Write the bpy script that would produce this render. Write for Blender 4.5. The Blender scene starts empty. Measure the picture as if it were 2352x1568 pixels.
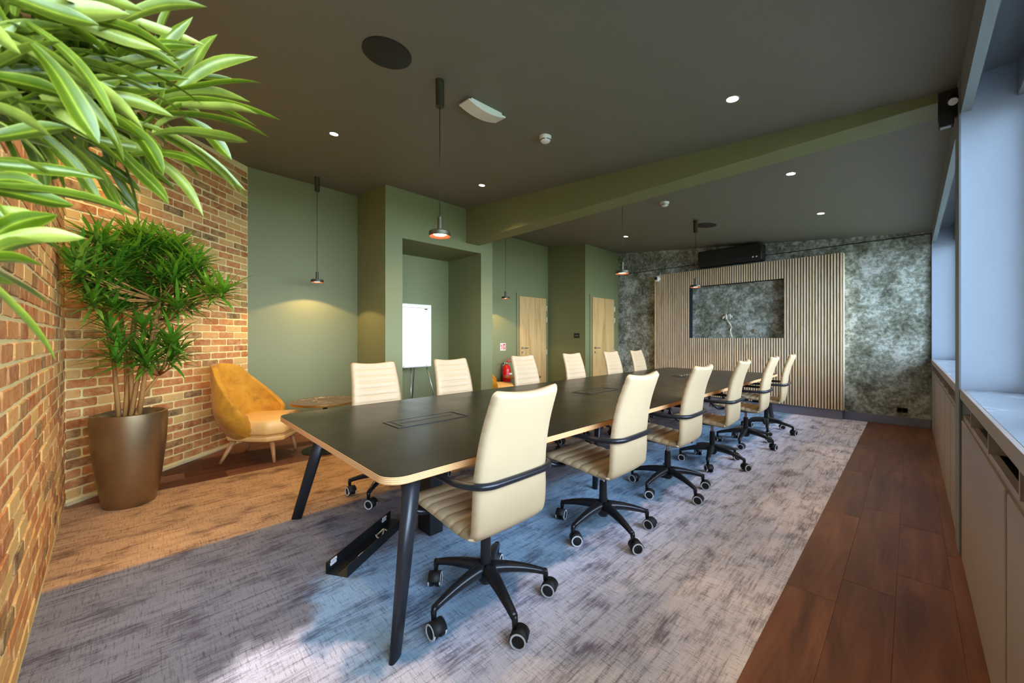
import bpy, bmesh, math, random
from mathutils import Vector, Matrix, noise as mnoise
random.seed(7)
sc = bpy.context.scene
COL = sc.collection
PI = math.pi

# ------------------------------------------------------------------ camera
H = 1.28
cam = bpy.data.cameras.new('camera')
cam.sensor_width = 36.0
cam.lens = 875.0 / 2352.0 * 36.0
cam.shift_y = -9.0 / 2352.0
cam.clip_start = 0.02
cam.dof.use_dof = True
cam.dof.focus_distance = 2.6
cam.dof.aperture_fstop = 5.0
camo = bpy.data.objects.new('camera', cam)
COL.objects.link(camo)
camo.location = (0, 0, H)
camo.rotation_euler = (PI / 2, 0, math.radians(46.294))
sc.camera = camo
# ------------------------------------------------------------------ view + world
sc.view_settings.view_transform = 'Standard'
sc.view_settings.look = 'None'
sc.view_settings.gamma = 1.0
sc.view_settings.use_curve_mapping = False
sc.view_settings.exposure = 1.24
SKY = 10.0
PEND_W = 20.0
DOWN_W = 36.0
world = bpy.data.worlds.new('world')
sc.world = world
world.use_nodes = True
wn = world.node_tree
bg = wn.nodes['Background']
bg.inputs[0].default_value = (0.60, 0.78, 1.0, 1)
bg.inputs[1].default_value = SKY
sc.cycles.max_bounces = 10
sc.cycles.diffuse_bounces = 5
sc.cycles.glossy_bounces = 3
sc.cycles.transparent_max_bounces = 8
sc.cycles.sample_clamp_indirect = 6.0
sc.cycles.use_denoising = True


def portal(name, x, y0, y1, z0, z1):
    l = bpy.data.lights.new(name, 'AREA')
    l.shape = 'RECTANGLE'
    l.size = (z1 - z0)
    l.size_y = (y1 - y0)
    l.cycles.is_portal = True
    o = bpy.data.objects.new(name, l)
    o.location = (x, (y0 + y1) / 2, (z0 + z1) / 2)
    o.rotation_euler = (0, PI / 2, 0)   # -Z points to -X (into the room)
    COL.objects.link(o)


WX = 0.205      # window-side plane
WG = 0.50       # glass plane
portal('window_portal', WG + .09, -1.45, 3.46, 1.0, 2.6)
portal('window_portal', WG + .09, 3.75, 7.9, 1.0, 2.6)


# ------------------------------------------------------------------ materials
def S(r, g, b):
    def f(c):
        c /= 255.0
        return c / 12.92 if c <= .04045 else ((c + .055) / 1.055) ** 2.4
    return (f(r), f(g), f(b), 1.0)


class Mat:
    def __init__(s, name):
        s.m = bpy.data.materials.new(name)
        s.m.use_nodes = True
        s.nt = s.m.node_tree
        s.p = s.nt.nodes['Principled BSDF']
        s.out = s.nt.nodes['Material Output']

    def n(s, t, **kw):
        x = s.nt.nodes.new(t)
        for k, v in kw.items():
            setattr(x, k, v)
        return x

    def l(s, a, b):
        s.nt.links.new(a, b)

    def set(s, **kw):
        for k, v in kw.items():
            s.p.inputs[k.replace('_', ' ')].default_value = v
        return s

    def coords(s, kind='Object', scale=(1, 1, 1), rnd=False, rot=(0, 0, 0)):
        tc = s.n('ShaderNodeTexCoord')
        src = tc.outputs[kind]
        if rnd:
            oi = s.n('ShaderNodeObjectInfo')
            va = s.n('ShaderNodeVectorMath', operation='MULTIPLY_ADD')
            cx = s.n('ShaderNodeCombineXYZ')
            for i in range(3):
                s.l(oi.outputs['Random'], cx.inputs[i])
            s.l(cx.outputs[0], va.inputs[0])
            va.inputs[1].default_value = (37, 53, 71)
            s.l(src, va.inputs[2])
            src = va.outputs[0]
        mp = s.n('ShaderNodeMapping')
        mp.inputs['Scale'].default_value = scale
        mp.inputs['Rotation'].default_value = rot
        s.l(src, mp.inputs[0])
        return mp.outputs[0]

    def noise(s, vec, scale, detail=3, rough=.5, dist=0):
        n = s.n('ShaderNodeTexNoise')
        n.inputs['Scale'].default_value = scale
        n.inputs['Detail'].default_value = detail
        n.inputs['Roughness'].default_value = rough
        n.inputs['Distortion'].default_value = dist
        s.l(vec, n.inputs['Vector'])
        return n.outputs['Fac']

    def ramp(s, fac, stops, interp='LINEAR'):
        r = s.n('ShaderNodeValToRGB')
        r.color_ramp.interpolation = interp
        e = r.color_ramp.elements
        while len(e) < len(stops):
            e.new(.5)
        for i, (p, c) in enumerate(stops):
            e[i].position = p
            e[i].color = c if len(c) == 4 else (*c, 1)
        s.l(fac, r.inputs[0])
        return r.outputs[0]

    def mix(s, fac, a, b, mode='MIX'):
        x = s.n('ShaderNodeMix', data_type='RGBA', blend_type=mode)
        for i, v in ((0, fac), (6, a), (7, b)):
            if hasattr(v, 'node'):
                s.l(v, x.inputs[i])
            else:
                x.inputs[i].default_value = v
        return x.outputs[2]

    def bump(s, h, strength=.3, dist=.002):
        b = s.n('ShaderNodeBump')
        b.inputs['Strength'].default_value = strength
        b.inputs['Distance'].default_value = dist
        s.l(h, b.inputs['Height'])
        s.l(b.outputs[0], s.p.inputs['Normal'])


def BW(v):
    return (v, v, v, 1)


def simple(name, col, rough=.5, metal=0.0, bump=None, var=0.0):
    M = Mat(name)
    M.set(Base_Color=col, Roughness=rough, Metallic=metal)
    if bump or var:
        co = M.coords()
        f = M.noise(co, bump[0] if bump else 5, 3)
        if var:
            M.l(M.mix(f, tuple(c * (1 - var) for c in col[:3]) + (1,), tuple(min(1, c * (1 + var)) for c in col[:3]) + (1,)), M.p.inputs['Base Color'])
        if bump:
            M.bump(f, bump[1], bump[2])
    return M.m


m_wall = simple('painted_plaster', S(122, 124, 82), .62, bump=(60, .12, .001), var=.05)
m_ceil = simple('ceiling_paint', S(119, 117, 104), .60, bump=(80, .08, .001), var=.04)
m_reveal = simple('window_bay_paint', S(164, 176, 192), .6, bump=(60, .1, .001), var=.03)
m_header = simple('window_header_paint', S(120, 126, 130), .6, var=.04)
m_plinth = simple('plinth_paint', S(122, 126, 150), .5, var=.05)
m_black = simple('black_metal', S(44, 45, 50), .30, .5)
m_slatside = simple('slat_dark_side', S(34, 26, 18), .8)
m_felt = simple('black_felt', S(12, 12, 12), .95)
m_blackmat = simple('black_plastic', S(24, 24, 26), .5)
m_chrome = simple('chrome', S(210, 212, 216), .18, 1.0)
m_steel = simple('brushed_steel', S(180, 176, 165), .35, .9)
m_white = simple('white_plastic', S(232, 228, 214), .4)
m_ring = simple('pale_rubber', S(215, 218, 222), .5)
m_rose = simple('pendant_bronze', S(72, 68, 50), .42, .5)
m_copper = simple('copper_lining', S(224, 140, 96), .4, .3)
m_speaker = simple('speaker_cloth', S(22, 21, 17), .8, bump=(900, .5, .001))
m_light = simple('bead', S(205, 190, 150), .6)
m_cab = simple('cabinet_taupe', S(158, 144, 140), .45, bump=(40, .06, .001), var=.05)
m_cabdark = simple('cabinet_dark', S(28, 30, 36), .6)
m_frame = simple('window_frame_white', S(225, 228, 230), .4)
m_asphalt = simple('outside_ground', S(110, 118, 100), .9, var=.3)
m_red = simple('extinguisher_red', S(200, 22, 24), .28)
m_lens = simple('lens_glass', S(225, 228, 230), .15)
m_soil = simple('gravel_soil', S(58, 44, 32), .95, bump=(160, 1.0, .01), var=.6)
m_rubber = simple('black_rubber', S(22, 22, 24), .6)
m_leg = simple('leg_metal', S(44, 45, 50), .36, .35, bump=(30, .1, .001), var=.12)


def emis(name, col, st):
    M = Mat(name)
    M.set(Base_Color=col, Emission_Color=col, Emission_Strength=st)
    return M.m


m_bulb = emis('lamp_glow', (1.0, .86, .66, 1), 9.0)
m_down = emis('downlight_glow', (1.0, .93, .80, 1), 7.0)

# leather
M = Mat('cream_leather')
co = M.coords()
f = M.noise(co, 340, 4)
f2 = M.noise(co, 4, 2)
M.l(M.mix(f2, S(178, 153, 117), S(188, 164, 130)), M.p.inputs['Base Color'])
M.set(Roughness=.52)
M.bump(f, .12, .001)
m_leather = M.m

# velvet
M = Mat('mustard_velvet')
co = M.coords(rnd=True)
f = M.noise(co, 7, 6, .65, .4)
M.l(M.ramp(f, [(.3, S(166, 108, 14)), (.5, S(200, 136, 26)), (.72, S(216, 154, 42))]), M.p.inputs['Base Color'])
M.set(Roughness=.85, Sheen_Weight=.12, Sheen_Roughness=.35)
M.bump(M.noise(co, 400, 3), .2, .001)
m_velvet = M.m
m_seatleather = simple('tan_seat_leather', S(236, 186, 112), .42, bump=(220, .1, .001), var=.04)

# woods
def wood(name, dark, mid, light, scale=(1, 1, .08), rough=.45, rnd=True, ns=14, br=.0):
    M = Mat(name)
    co = M.coords(scale=scale, rnd=rnd)
    f = M.noise(co, ns, 6, .6, .8)
    c = M.ramp(f, [(.28, dark), (.5, mid), (.75, light)])
    if br:
        oi = M.n('ShaderNodeObjectInfo')
        mr = M.n('ShaderNodeMapRange')
        M.l(oi.outputs['Random'], mr.inputs[0])
        mr.inputs[3].default_value = 1 - br
        mr.inputs[4].default_value = 1 + br
        vm = M.n('ShaderNodeVectorMath', operation='SCALE')
        M.l(c, vm.inputs[0])
        M.l(mr.outputs[0], vm.inputs[3])
        c = vm.outputs[0]
    M.l(c, M.p.inputs['Base Color'])
    M.set(Roughness=rough)
    M.bump(f, .15, .001)
    return M.m


m_slat = wood('oak_slat', S(200, 172, 132), S(230, 204, 166), S(242, 220, 186), (1, 1, .1), .5, br=.08, ns=30)
m_door = wood('oak_door', S(168, 126, 70), S(204, 164, 104), S(216, 180, 120), (1, 1, .08), .45, ns=9)
m_floor = wood('dark_oak_floor', S(92, 52, 38), S(124, 74, 54), S(150, 96, 72), (1, .1, 1), .40, ns=12, br=.10)
m_legwood = wood('beech_leg', S(150, 100, 58), S(186, 134, 84), S(200, 150, 100), (1, 1, .2), .4)
M = Mat('plywood_edge')
co = M.coords(kind='Object')
sx = M.n('ShaderNodeSeparateXYZ'); M.l(co, sx.inputs[0])
wv = M.n('ShaderNodeMath', operation='MULTIPLY'); M.l(sx.outputs[2], wv.inputs[0]); wv.inputs[1].default_value = 2 * PI / .0075
sn = M.n('ShaderNodeMath', operation='SINE'); M.l(wv.outputs[0], sn.inputs[0])
a2 = M.n('ShaderNodeMath', operation='MULTIPLY_ADD'); M.l(sn.outputs[0], a2.inputs[0]); a2.inputs[1].default_value = .5; a2.inputs[2].default_value = .5
M.l(M.ramp(a2.outputs[0], [(.0, S(176, 122, 78)), (.6, S(226, 178, 124))]), M.p.inputs['Base Color'])
M.set(Roughness=.5)
m_ply = M.m

# table laminate
M = Mat('black_laminate')
co = M.coords(scale=(1, .35, 1))
f = M.noise(co, 60, 5, .6)
M.l(M.mix(f, S(26, 24, 18), S(33, 30, 22)), M.p.inputs['Base Color'])
M.l(M.ramp(M.noise(M.coords(), 6, 4), [(.3, BW(.30)), (.7, BW(.36))]), M.p.inputs['Roughness'])
M.set(Specular_IOR_Level=.3)
M.bump(f, .03, .0005)
m_lam = M.m

# marble (light ledge and brown table)
def marble(name, base, base2, vein, rough=.25, sc_=1.6):
    M = Mat(name)
    co = M.coords()
    v = M.n('ShaderNodeTexVoronoi', feature='DISTANCE_TO_EDGE')
    v.inputs['Scale'].default_value = sc_
    nz = M.n('ShaderNodeTexNoise'); nz.inputs['Scale'].default_value = 2.5; nz.inputs['Detail'].default_value = 5
    M.l(co, nz.inputs['Vector'])
    ad = M.n('ShaderNodeVectorMath', operation='MULTIPLY_ADD')
    M.l(nz.outputs['Color'], ad.inputs[0]); ad.inputs[1].default_value = (.5, .5, .5); M.l(co, ad.inputs[2])
    M.l(ad.outputs[0], v.inputs['Vector'])
    f = M.ramp(v.outputs['Distance'], [(.0, BW(1)), (.035, BW(0))])
    m2 = M.ramp(M.noise(co, 3.2, 4), [(.42, BW(0)), (.6, BW(1))])
    ff = M.mix(1.0, f, m2, 'MULTIPLY')
    b = M.mix(M.noise(co, 5, 5), base, base2)
    M.l(M.mix(ff, b, vein), M.p.inputs['Base Color'])
    M.set(Roughness=rough)
    return M.m


m_ledge = marble('grey_marble', S(128, 140, 154), S(156, 166, 178), S(232, 236, 240), .28, 2.2)
m_brownmarble = marble('brown_marble', S(92, 62, 42), S(126, 90, 62), S(226, 196, 150), .22, 5.0)
m_brass = simple('brass_edge', S(176, 132, 66), .3, .8)

# carpet
M = Mat('carpet_pile')
co = M.coords(kind='Object')
sx = M.n('ShaderNodeSeparateXYZ'); M.l(co, sx.inputs[0])
def mp(scale, off=(0, 0, 0)):
    q = M.n('ShaderNodeMapping'); q.inputs['Scale'].default_value = scale; q.inputs['Location'].default_value = off
    M.l(co, q.inputs[0]); return q.outputs[0]
streak = M.noise(mp((95, 6.5, 1)), 1.0, 8, .74, .1)
cross = M.noise(mp((12, 120, 1), (3, 5, 0)), 1.0, 7, .74, .1)
patch = M.noise(mp((7, 4, 1), (5, 2, 0)), 1.0, 4, .6, .1)
blotch = M.noise(mp((2.6, 1.6, 1), (9, 0, 0)), 1.0, 4, .6, .3)
fine = M.noise(co, 420, 2, .6)
# tone zones: grey, blue run under the table, brown run on the brick side with warm light painted into it (wobbly edges)
wob = M.n('ShaderNodeMath', operation='MULTIPLY_ADD')
M.l(M.noise(mp((3, 3, 1), (1, 7, 0)), 1.0, 4, .6), wob.inputs[0]); wob.inputs[1].default_value = .55
wob.inputs[2].default_value = -.275
def step(val, lo, hi):
    r = M.n('ShaderNodeMapRange'); r.interpolation_type = 'SMOOTHSTEP'
    M.l(val, r.inputs[0]); r.inputs[1].default_value = lo; r.inputs[2].default_value = hi
    return r.outputs[0]
def add(a, b, op='ADD'):
    q = M.n('ShaderNodeMath', operation=op)
    for i, v in enumerate((a, b)):
        if hasattr(v, 'node'): M.l(v, q.inputs[i])
        else: q.inputs[i].default_value = v
    return q.outputs[0]
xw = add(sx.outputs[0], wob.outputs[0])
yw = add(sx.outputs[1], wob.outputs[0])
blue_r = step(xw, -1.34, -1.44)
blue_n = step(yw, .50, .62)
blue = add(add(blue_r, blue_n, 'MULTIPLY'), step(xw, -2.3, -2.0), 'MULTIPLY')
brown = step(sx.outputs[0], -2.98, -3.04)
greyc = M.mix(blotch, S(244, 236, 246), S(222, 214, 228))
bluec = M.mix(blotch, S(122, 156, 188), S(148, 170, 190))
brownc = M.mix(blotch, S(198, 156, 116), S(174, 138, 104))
shade_band = step(xw, -1.72, -1.9)  # shade painted into the grey carpet as a darker band
greyc = M.mix(shade_band, greyc, M.mix(blotch, S(112, 110, 118), S(126, 124, 132)))
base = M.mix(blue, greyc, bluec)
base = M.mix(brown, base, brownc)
dk1 = M.ramp(M.mix(.52, streak, patch), [(.39, BW(0)), (.45, BW(.6)), (.505, BW(1))])
streak2 = M.noise(mp((30, 2.0, 1), (4, 8, 0)), 1.0, 9, .80, .1)
dk3 = M.ramp(M.mix(.25, streak2, cross), [(.38, BW(.0)), (.43, BW(.35)), (.46, BW(.8)), (.53, BW(1))])
dk2 = M.ramp(cross, [(.35, BW(.2)), (.42, BW(.8)), (.47, BW(1))])
dk = M.mix(1.0, M.mix(1.0, dk1, dk2, 'MULTIPLY'), dk3, 'MULTIPLY')
darkc = M.mix(1.0, base, (.32, .29, .33, 1), 'MULTIPLY')
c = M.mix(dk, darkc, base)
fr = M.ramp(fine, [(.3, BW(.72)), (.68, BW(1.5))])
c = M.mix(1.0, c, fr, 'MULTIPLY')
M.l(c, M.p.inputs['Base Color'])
M.set(Roughness=.95, Specular_IOR_Level=.15)
hh = M.mix(.5, fine, streak)
M.bump(hh, .6, .004)
m_carpet = M.m

# brick
def brickmat(name, per_island):
    M = Mat(name)
    if per_island:
        g = M.n('ShaderNodeNewGeometry')
        rnd = g.outputs['Random Per Island']
    else:
        oi = M.n('ShaderNodeObjectInfo')
        rnd = oi.outputs['Random']
    co = M.coords(rnd=not per_island)
    base = M.ramp(rnd, [(0, S(180, 108, 58)), (.16, S(198, 126, 70)), (.3, S(212, 160, 98)), (.42, S(166, 96, 54)),
                        (.54, S(214, 176, 110)), (.66, S(190, 118, 68)), (.78, S(220, 182, 118)), (.88, S(142, 102, 62)), (.96, S(112, 90, 62))], 'CONSTANT')
    n1 = M.noise(co, 13, 6, .7, .3)
    n2 = M.noise(co, 34, 6, .75, .2)
    n3 = M.noise(co, 90, 3, .6)
    c = M.mix(M.ramp(n1, [(.35, BW(0)), (.7, BW(.75))]), base, S(222, 186, 130))
    c = M.mix(M.ramp(n2, [(.30, BW(.8)), (.40, BW(0))]), c, S(86, 58, 40))
    c = M.mix(M.ramp(n2, [(.60, BW(0)), (.68, BW(.7))]), c, S(236, 208, 154))
    c = M.mix(.35, c, M.mix(n3, S(120, 80, 54), S(200, 160, 120)), 'SOFT_LIGHT')
    M.l(c, M.p.inputs['Base Color'])
    M.set(Roughness=.88, Specular_IOR_Level=.25)
    M.bump(n2, .5, .004)
    return M.m


m_brick = brickmat('old_brick', False)
m_brickj = brickmat('old_brick_joined', True)
m_mortar = simple('sandy_mortar', S(238, 214, 146), .92, bump=(120, .5, .003), var=.08)

# wallpaper
M = Mat('mottled_wallpaper')
co = M.coords(kind='Object')
n1 = M.noise(co, 3.0, 5, .6, .3)
n2 = M.noise(co, 11, 9, .78, .25)
n3 = M.noise(co, 22, 6, .75, .2)
sm = M.mix(.55, n1, n2)
sm = M.mix(.22, sm, n3)
c = M.ramp(sm, [(.38, S(70, 72, 60)), (.44, S(104, 107, 92)), (.47, S(126, 129, 114)), (.51, S(146, 150, 138)), (.535, S(176, 181, 172)), (.62, S(212, 216, 210))])
M.l(c, M.p.inputs['Base Color'])
M.l(M.ramp(sm, [(.45, BW(.6)), (.53, BW(.34))]), M.p.inputs['Roughness'])
M.bump(n3, .2, .001)
m_paper = M.m

# leaves
def leafmat(name, a, b, tr):
    M = Mat(name)
    g = M.n('ShaderNodeNewGeometry')
    co = M.coords(scale=(1, 1, 1))
    n = M.noise(co, 18, 3)
    c = M.mix(n, a, b)
    oi = M.n('ShaderNodeObjectInfo')
    c2 = M.mix(oi.outputs['Random'], c, M.mix(.4, c, S(196, 214, 90)))
    M.l(c2, M.p.inputs['Base Color'])
    M.set(Roughness=.36)
    t = M.n('ShaderNodeBsdfTranslucent')
    M.l(M.mix(.3, c2, S(170, 220, 60)), t.inputs[0])
    mx = M.n('ShaderNodeMixShader'); mx.inputs[0].default_value = tr
    M.l(M.p.outputs[0], mx.inputs[1]); M.l(t.outputs[0], mx.inputs[2]); M.l(mx.outputs[0], M.out.inputs[0])
    return M.m


m_leafd = leafmat('deep_green_leaf', S(44, 104, 18), S(96, 156, 36), .2)
M = Mat('striped_leaf')
uv = M.n('ShaderNodeUVMap')
su = M.n('ShaderNodeSeparateXYZ'); M.l(uv.outputs[0], su.inputs[0])
st_ = M.ramp(su.outputs[0], [(.0, S(148, 156, 40)), (.10, S(84, 104, 6)), (.36, S(66, 90, 2)), (.47, S(108, 128, 16)), (.50, S(172, 176, 64)), (.53, S(108, 128, 16)), (.64, S(72, 94, 2)), (.90, S(86, 108, 6)), (1, S(148, 156, 40))])
oi = M.n('ShaderNodeObjectInfo')
pale = M.ramp(oi.outputs['Random'], [(0, BW(0)), (.35, BW(.1)), (.75, BW(.3)), (.95, BW(.85))])
c2 = M.mix(pale, st_, S(166, 174, 74))
nz = M.noise(M.coords(scale=(1, 1, 1)), 30, 4, .6)
c2 = M.mix(M.ramp(nz, [(.35, BW(.35)), (.6, BW(0))]), c2, S(40, 58, 2))
M.l(c2, M.p.inputs['Base Color'])
M.set(Roughness=.34)
t = M.n('ShaderNodeBsdfTranslucent'); M.l(c2, t.inputs[0])
mx = M.n('ShaderNodeMixShader'); mx.inputs[0].default_value = .2
M.l(M.p.outputs[0], mx.inputs[1]); M.l(t.outputs[0], mx.inputs[2]); M.l(mx.outputs[0], M.out.inputs[0])
m_leafl = M.m
m_bark = simple('dracaena_bark', S(176, 122, 62), .8, bump=(90, .6, .003), var=.3)
m_pot = simple('bronze_pot', S(158, 136, 102), .34, .9, bump=(25, .08, .001), var=.12)

# glass
M = Mat('window_glass')
tr = M.n('ShaderNodeBsdfTransparent'); gl = M.n('ShaderNodeBsdfGlossy'); gl.inputs['Roughness'].default_value = .02
fr = M.n('ShaderNodeFresnel'); fr.inputs[0].default_value = 1.45
mx = M.n('ShaderNodeMixShader'); M.l(fr.outputs[0], mx.inputs[0]); M.l(tr.outputs[0], mx.inputs[1]); M.l(gl.outputs[0], mx.inputs[2])
M.l(mx.outputs[0], M.out.inputs[0])
m_glass = M.m


# ------------------------------------------------------------------ mesh helpers
def mesh(name, verts, faces, mat, smooth=False):
    me = bpy.data.meshes.new(name)
    me.from_pydata([tuple(v) for v in verts], [], faces)
    me.materials.append(mat)
    me.validate()
    if smooth:
        me.polygons.foreach_set('use_smooth', [True] * len(me.polygons))
    me.update()
    return me


def fixn(me):
    bm = bmesh.new(); bm.from_mesh(me)
    bmesh.ops.recalc_face_normals(bm, faces=bm.faces)
    bm.to_mesh(me); bm.free()
    return me


def ob(name, me, parent=None, loc=(0, 0, 0), rot=(0, 0, 0), **props):
    o = bpy.data.objects.new(name, me)
    COL.objects.link(o)
    o.location = loc
    o.rotation_euler = rot
    if parent is not None:
        o.parent = parent
    for k, v in props.items():
        o[k] = v
    return o


def thing(name, label, cat, loc=(0, 0, 0), rz=0, group=None):
    o = ob(name, None, None, loc, (0, 0, rz), label=label, category=cat)
    if group:
        o['group'] = group
    return o


def tag(o, label, cat, group=None):
    o['label'] = label; o['category'] = cat
    if group: o['group'] = group
    return o


def box_data(x0, x1, y0, y1, z0, z1):
    v = [(x0, y0, z0), (x1, y0, z0), (x1, y1, z0), (x0, y1, z0), (x0, y0, z1), (x1, y0, z1), (x1, y1, z1), (x0, y1, z1)]
    f = [(0, 3, 2, 1), (4, 5, 6, 7), (0, 1, 5, 4), (1, 2, 6, 5), (2, 3, 7, 6), (3, 0, 4, 7)]
    return v, f


def box(name, x0, x1, y0, y1, z0, z1, mat, bevel=0.0, seg=2, smooth=None):
    v, f = box_data(x0, x1, y0, y1, z0, z1)
    me = mesh(name, v, f, mat)
    if bevel:
        bm = bmesh.new(); bm.from_mesh(me)
        bmesh.ops.bevel(bm, geom=list(bm.edges), offset=bevel, segments=seg, profile=.6, affect='EDGES')
        bm.to_mesh(me); bm.free()
        me.polygons.foreach_set('use_smooth', [False] * len(me.polygons))
    return me


def join_data(parts):
    V, F = [], []
    for v, f in parts:
        o = len(V)
        V += [tuple(p) for p in v]
        F += [tuple(i + o for i in q) for q in f]
    return V, F


def tube_data(path, rad, seg=10, closed=False, cap=True, squash=None):
    P = [Vector(p) for p in path]
    n = len(P)
    R = rad if isinstance(rad, (list, tuple)) else [rad] * n
    V, F = [], []
    prev = None
    for i in range(n):
        if closed:
            t = (P[(i + 1) % n] - P[i - 1])
        else:
            t = P[min(i + 1, n - 1)] - P[max(i - 1, 0)]
        t.normalize()
        if prev is None:
            a = Vector((0, 0, 1)) if abs(t.z) < .9 else Vector((1, 0, 0))
            u = t.cross(a).normalized()
        else:
            u = (prev - t * prev.dot(t)).normalized()
        prev = u
        w = t.cross(u)
        for k in range(seg):
            a = 2 * PI * k / seg
            V.append(P[i] + (u * math.cos(a) + w * math.sin(a)) * R[i])
    m = n if closed else n - 1
    for i in range(m):
        for k in range(seg):
            a = i * seg + k; b = i * seg + (k + 1) % seg
            c = ((i + 1) % n) * seg + (k + 1) % seg; d = ((i + 1) % n) * seg + k
            F.append((a, b, c, d))
    if cap and not closed:
        F.append(tuple(reversed(range(seg))))
        F.append(tuple(range((n - 1) * seg, n * seg)))
    return V, F


def tube(name, path, rad, mat, seg=10, closed=False):
    v, f = tube_data(path, rad, seg, closed)
    return mesh(name, v, f, mat, True)


def lathe_data(prof, seg=24, cap0=True):
    V, F = [], []
    for r, z in prof:
        for k in range(seg):
            a = 2 * PI * k / seg
            V.append((r * math.cos(a), r * math.sin(a), z))
    for i in range(len(prof) - 1):
        for k in range(seg):
            a = i * seg + k; b = i * seg + (k + 1) % seg
            F.append((a, b, b + seg, a + seg))
    if prof[0][0] > 1e-5 and cap0: F.append(tuple(reversed(range(seg))))
    if prof[-1][0] > 1e-5: F.append(tuple(range((len(prof) - 1) * seg, len(prof) * seg)))
    return V, F


def lathe(name, prof, mat, seg=24, smooth=True, cap0=True):
    v, f = lathe_data(prof, seg, cap0)
    me = mesh(name, v, f, mat, smooth)
    bm = bmesh.new(); bm.from_mesh(me)
    bmesh.ops.remove_doubles(bm, verts=bm.verts, dist=1e-6)
    if smooth:
        for e in bm.edges:
            if len(e.link_faces) == 2 and e.calc_face_angle(0) > math.radians(38): e.smooth = False
    bm.to_mesh(me); bm.free()
    return me


def fillet(pts, r, n=6):
    """round the inner corners of a polyline"""
    P = [Vector(p) for p in pts]
    out = [P[0]]
    for i in range(1, len(P) - 1):
        a = (P[i - 1] - P[i]); b = (P[i + 1] - P[i])
        rr = min(r, a.length * .49, b.length * .49)
        A = P[i] + a.normalized() * rr; B = P[i] + b.normalized() * rr
        for k in range(n + 1):
            t = k / n
            out.append(A * (1 - t) ** 2 + P[i] * 2 * t * (1 - t) + B * t * t)
    out.append(P[-1])
    return out


def copy_tree(o, parent=None):
    c = o.copy(); COL.objects.link(c)
    if parent is not None: c.parent = parent
    for ch in KIDS.get(o.name, []):
        copy_tree(ch, c)
    return c


KIDS = {}


def index_kids(root):
    st = [o for o in bpy.data.objects if o.parent]
    for o in st:
        KIDS.setdefault(o.parent.name, [])
        if o not in KIDS[o.parent.name]: KIDS[o.parent.name].append(o)


def struct(name, me, parent=None, **kw):
    o = ob(name, me, parent, **kw)
    if parent is None: o['kind'] = 'structure'
    return o


def cz(X, Y):
    return 3.30 - .096 * (X + 4.82) - .012 * (Y - 3.6)


# ------------------------------------------------------------------ setting
YB = 7.95
A0 = (-4.43, -.457); A1 = (-5.75, .905)      # 45 degree brick wall
B1 = (-1.75, -.325)                           # near end of the rear brick wall


def wallprism(name, pts, mat, z0=0.0, over=.02, ztop=None):
    """pts: closed plan polygon, top follows the ceiling slope"""
    n = len(pts)
    v = [(x, y, z0) for x, y in pts] + [(x, y, (cz(x, y) + over) if ztop is None else ztop) for x, y in pts]
    f = [tuple(reversed(range(n))), tuple(range(n, 2 * n))] + [(i, (i + 1) % n, n + (i + 1) % n, n + i) for i in range(n)]
    return fixn(mesh(name, v, f, mat))


# floor: slab + carpet + wood planks
fl = struct('floor', box('floor', -6.0, .60, -1.8, 8.2, -.12, -.008, m_cabdark))
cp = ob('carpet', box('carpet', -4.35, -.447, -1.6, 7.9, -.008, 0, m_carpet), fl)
cp['label'] = 'grey, blue and brown streaked carpet with dark woven lines'
pm = []
for L in (1.25, .8):
    v, f = box_data(-.0992, .0992, 0, L - .003, -.008, -.0004)
    pm.append(box('plank', -.0992, .0992, 0, L - .003, -.008, -.0004, m_floor, .0007, 1))
def planks(x0, x1, y0, y1):
    x = x0; r = 0
    while x < x1 - .02:
        y = y0 - random.random() * .9
        while y < y1:
            me = pm[0] if random.random() < .75 else pm[1]
            Lp = 1.25 if me is pm[0] else .8
            if y + Lp > y0:
                o = ob('floor_plank', me, fl, (x + .0985, y, 0))
            y += Lp
        x += .199; r += 1
planks(-.447, .2, .2, YB - .1)
planks(-5.75, -4.36, .5, YB - .1)
planks(-5.153, -4.36, -.5, .5)

# ceiling (sloping) as one slab
v = []
for dz in (0, .12):
    for x, y in ((-6.1, -1.8), (WX + .04, -1.8), (WX + .04, 8.2), (-6.1, 8.2)):
        v.append((x, y, cz(x, y) + dz))
ce = struct('ceiling', fixn(mesh('ceiling', v, [(0, 1, 2, 3), (7, 6, 5, 4), (0, 4, 5, 1), (1, 5, 6, 2), (2, 6, 7, 3), (3, 7, 4, 0)], m_ceil)))
# beam across the ceiling
struct('beam', wallprism('beam', [(-5.75, 3.61), (WX + .02, 3.61), (WX + .02, 3.87), (-5.75, 3.87)], m_wall, z0=2.764))
# left walls
struct('wall_left', wallprism('wall_left', [(-5.75, .85), (-5.75, 6.66), (-5.9, 6.66), (-5.9, .85)], m_wall))
# portal frame (built-out block with recess) in three pieces of one mesh
def pc(x0, x1, y0, y1, z0, ztop=None):
    pts = [(x0, y0), (x1, y0), (x1, y1), (x0, y1)]
    v = [(x, y, z0) for x, y in pts] + [(x, y, (cz(x, y) + .02) if ztop is None else ztop) for x, y in pts]
    f = [(3, 2, 1, 0), (4, 5, 6, 7)] + [(i, (i + 1) % 4, 4 + (i + 1) % 4, 4 + i) for i in range(4)]
    return v, f
v, f = join_data([pc(-5.75, -4.82, 2.28, 2.527, 0, 2.645), pc(-5.75, -4.82, 3.912, 4.155, 0, 2.645), pc(-5.75, -4.82, 2.28, 4.155, 2.645)])
struct('wall_alcove', mesh('wall_alcove', v, f, m_wall))
# wall with second door, stepped forward
struct('wall_left_far', wallprism('wall_left_far', [(-5.9, 6.64), (-4.72, 6.64), (-4.72, YB + .1), (-5.9, YB + .1)], m_wall))
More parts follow.
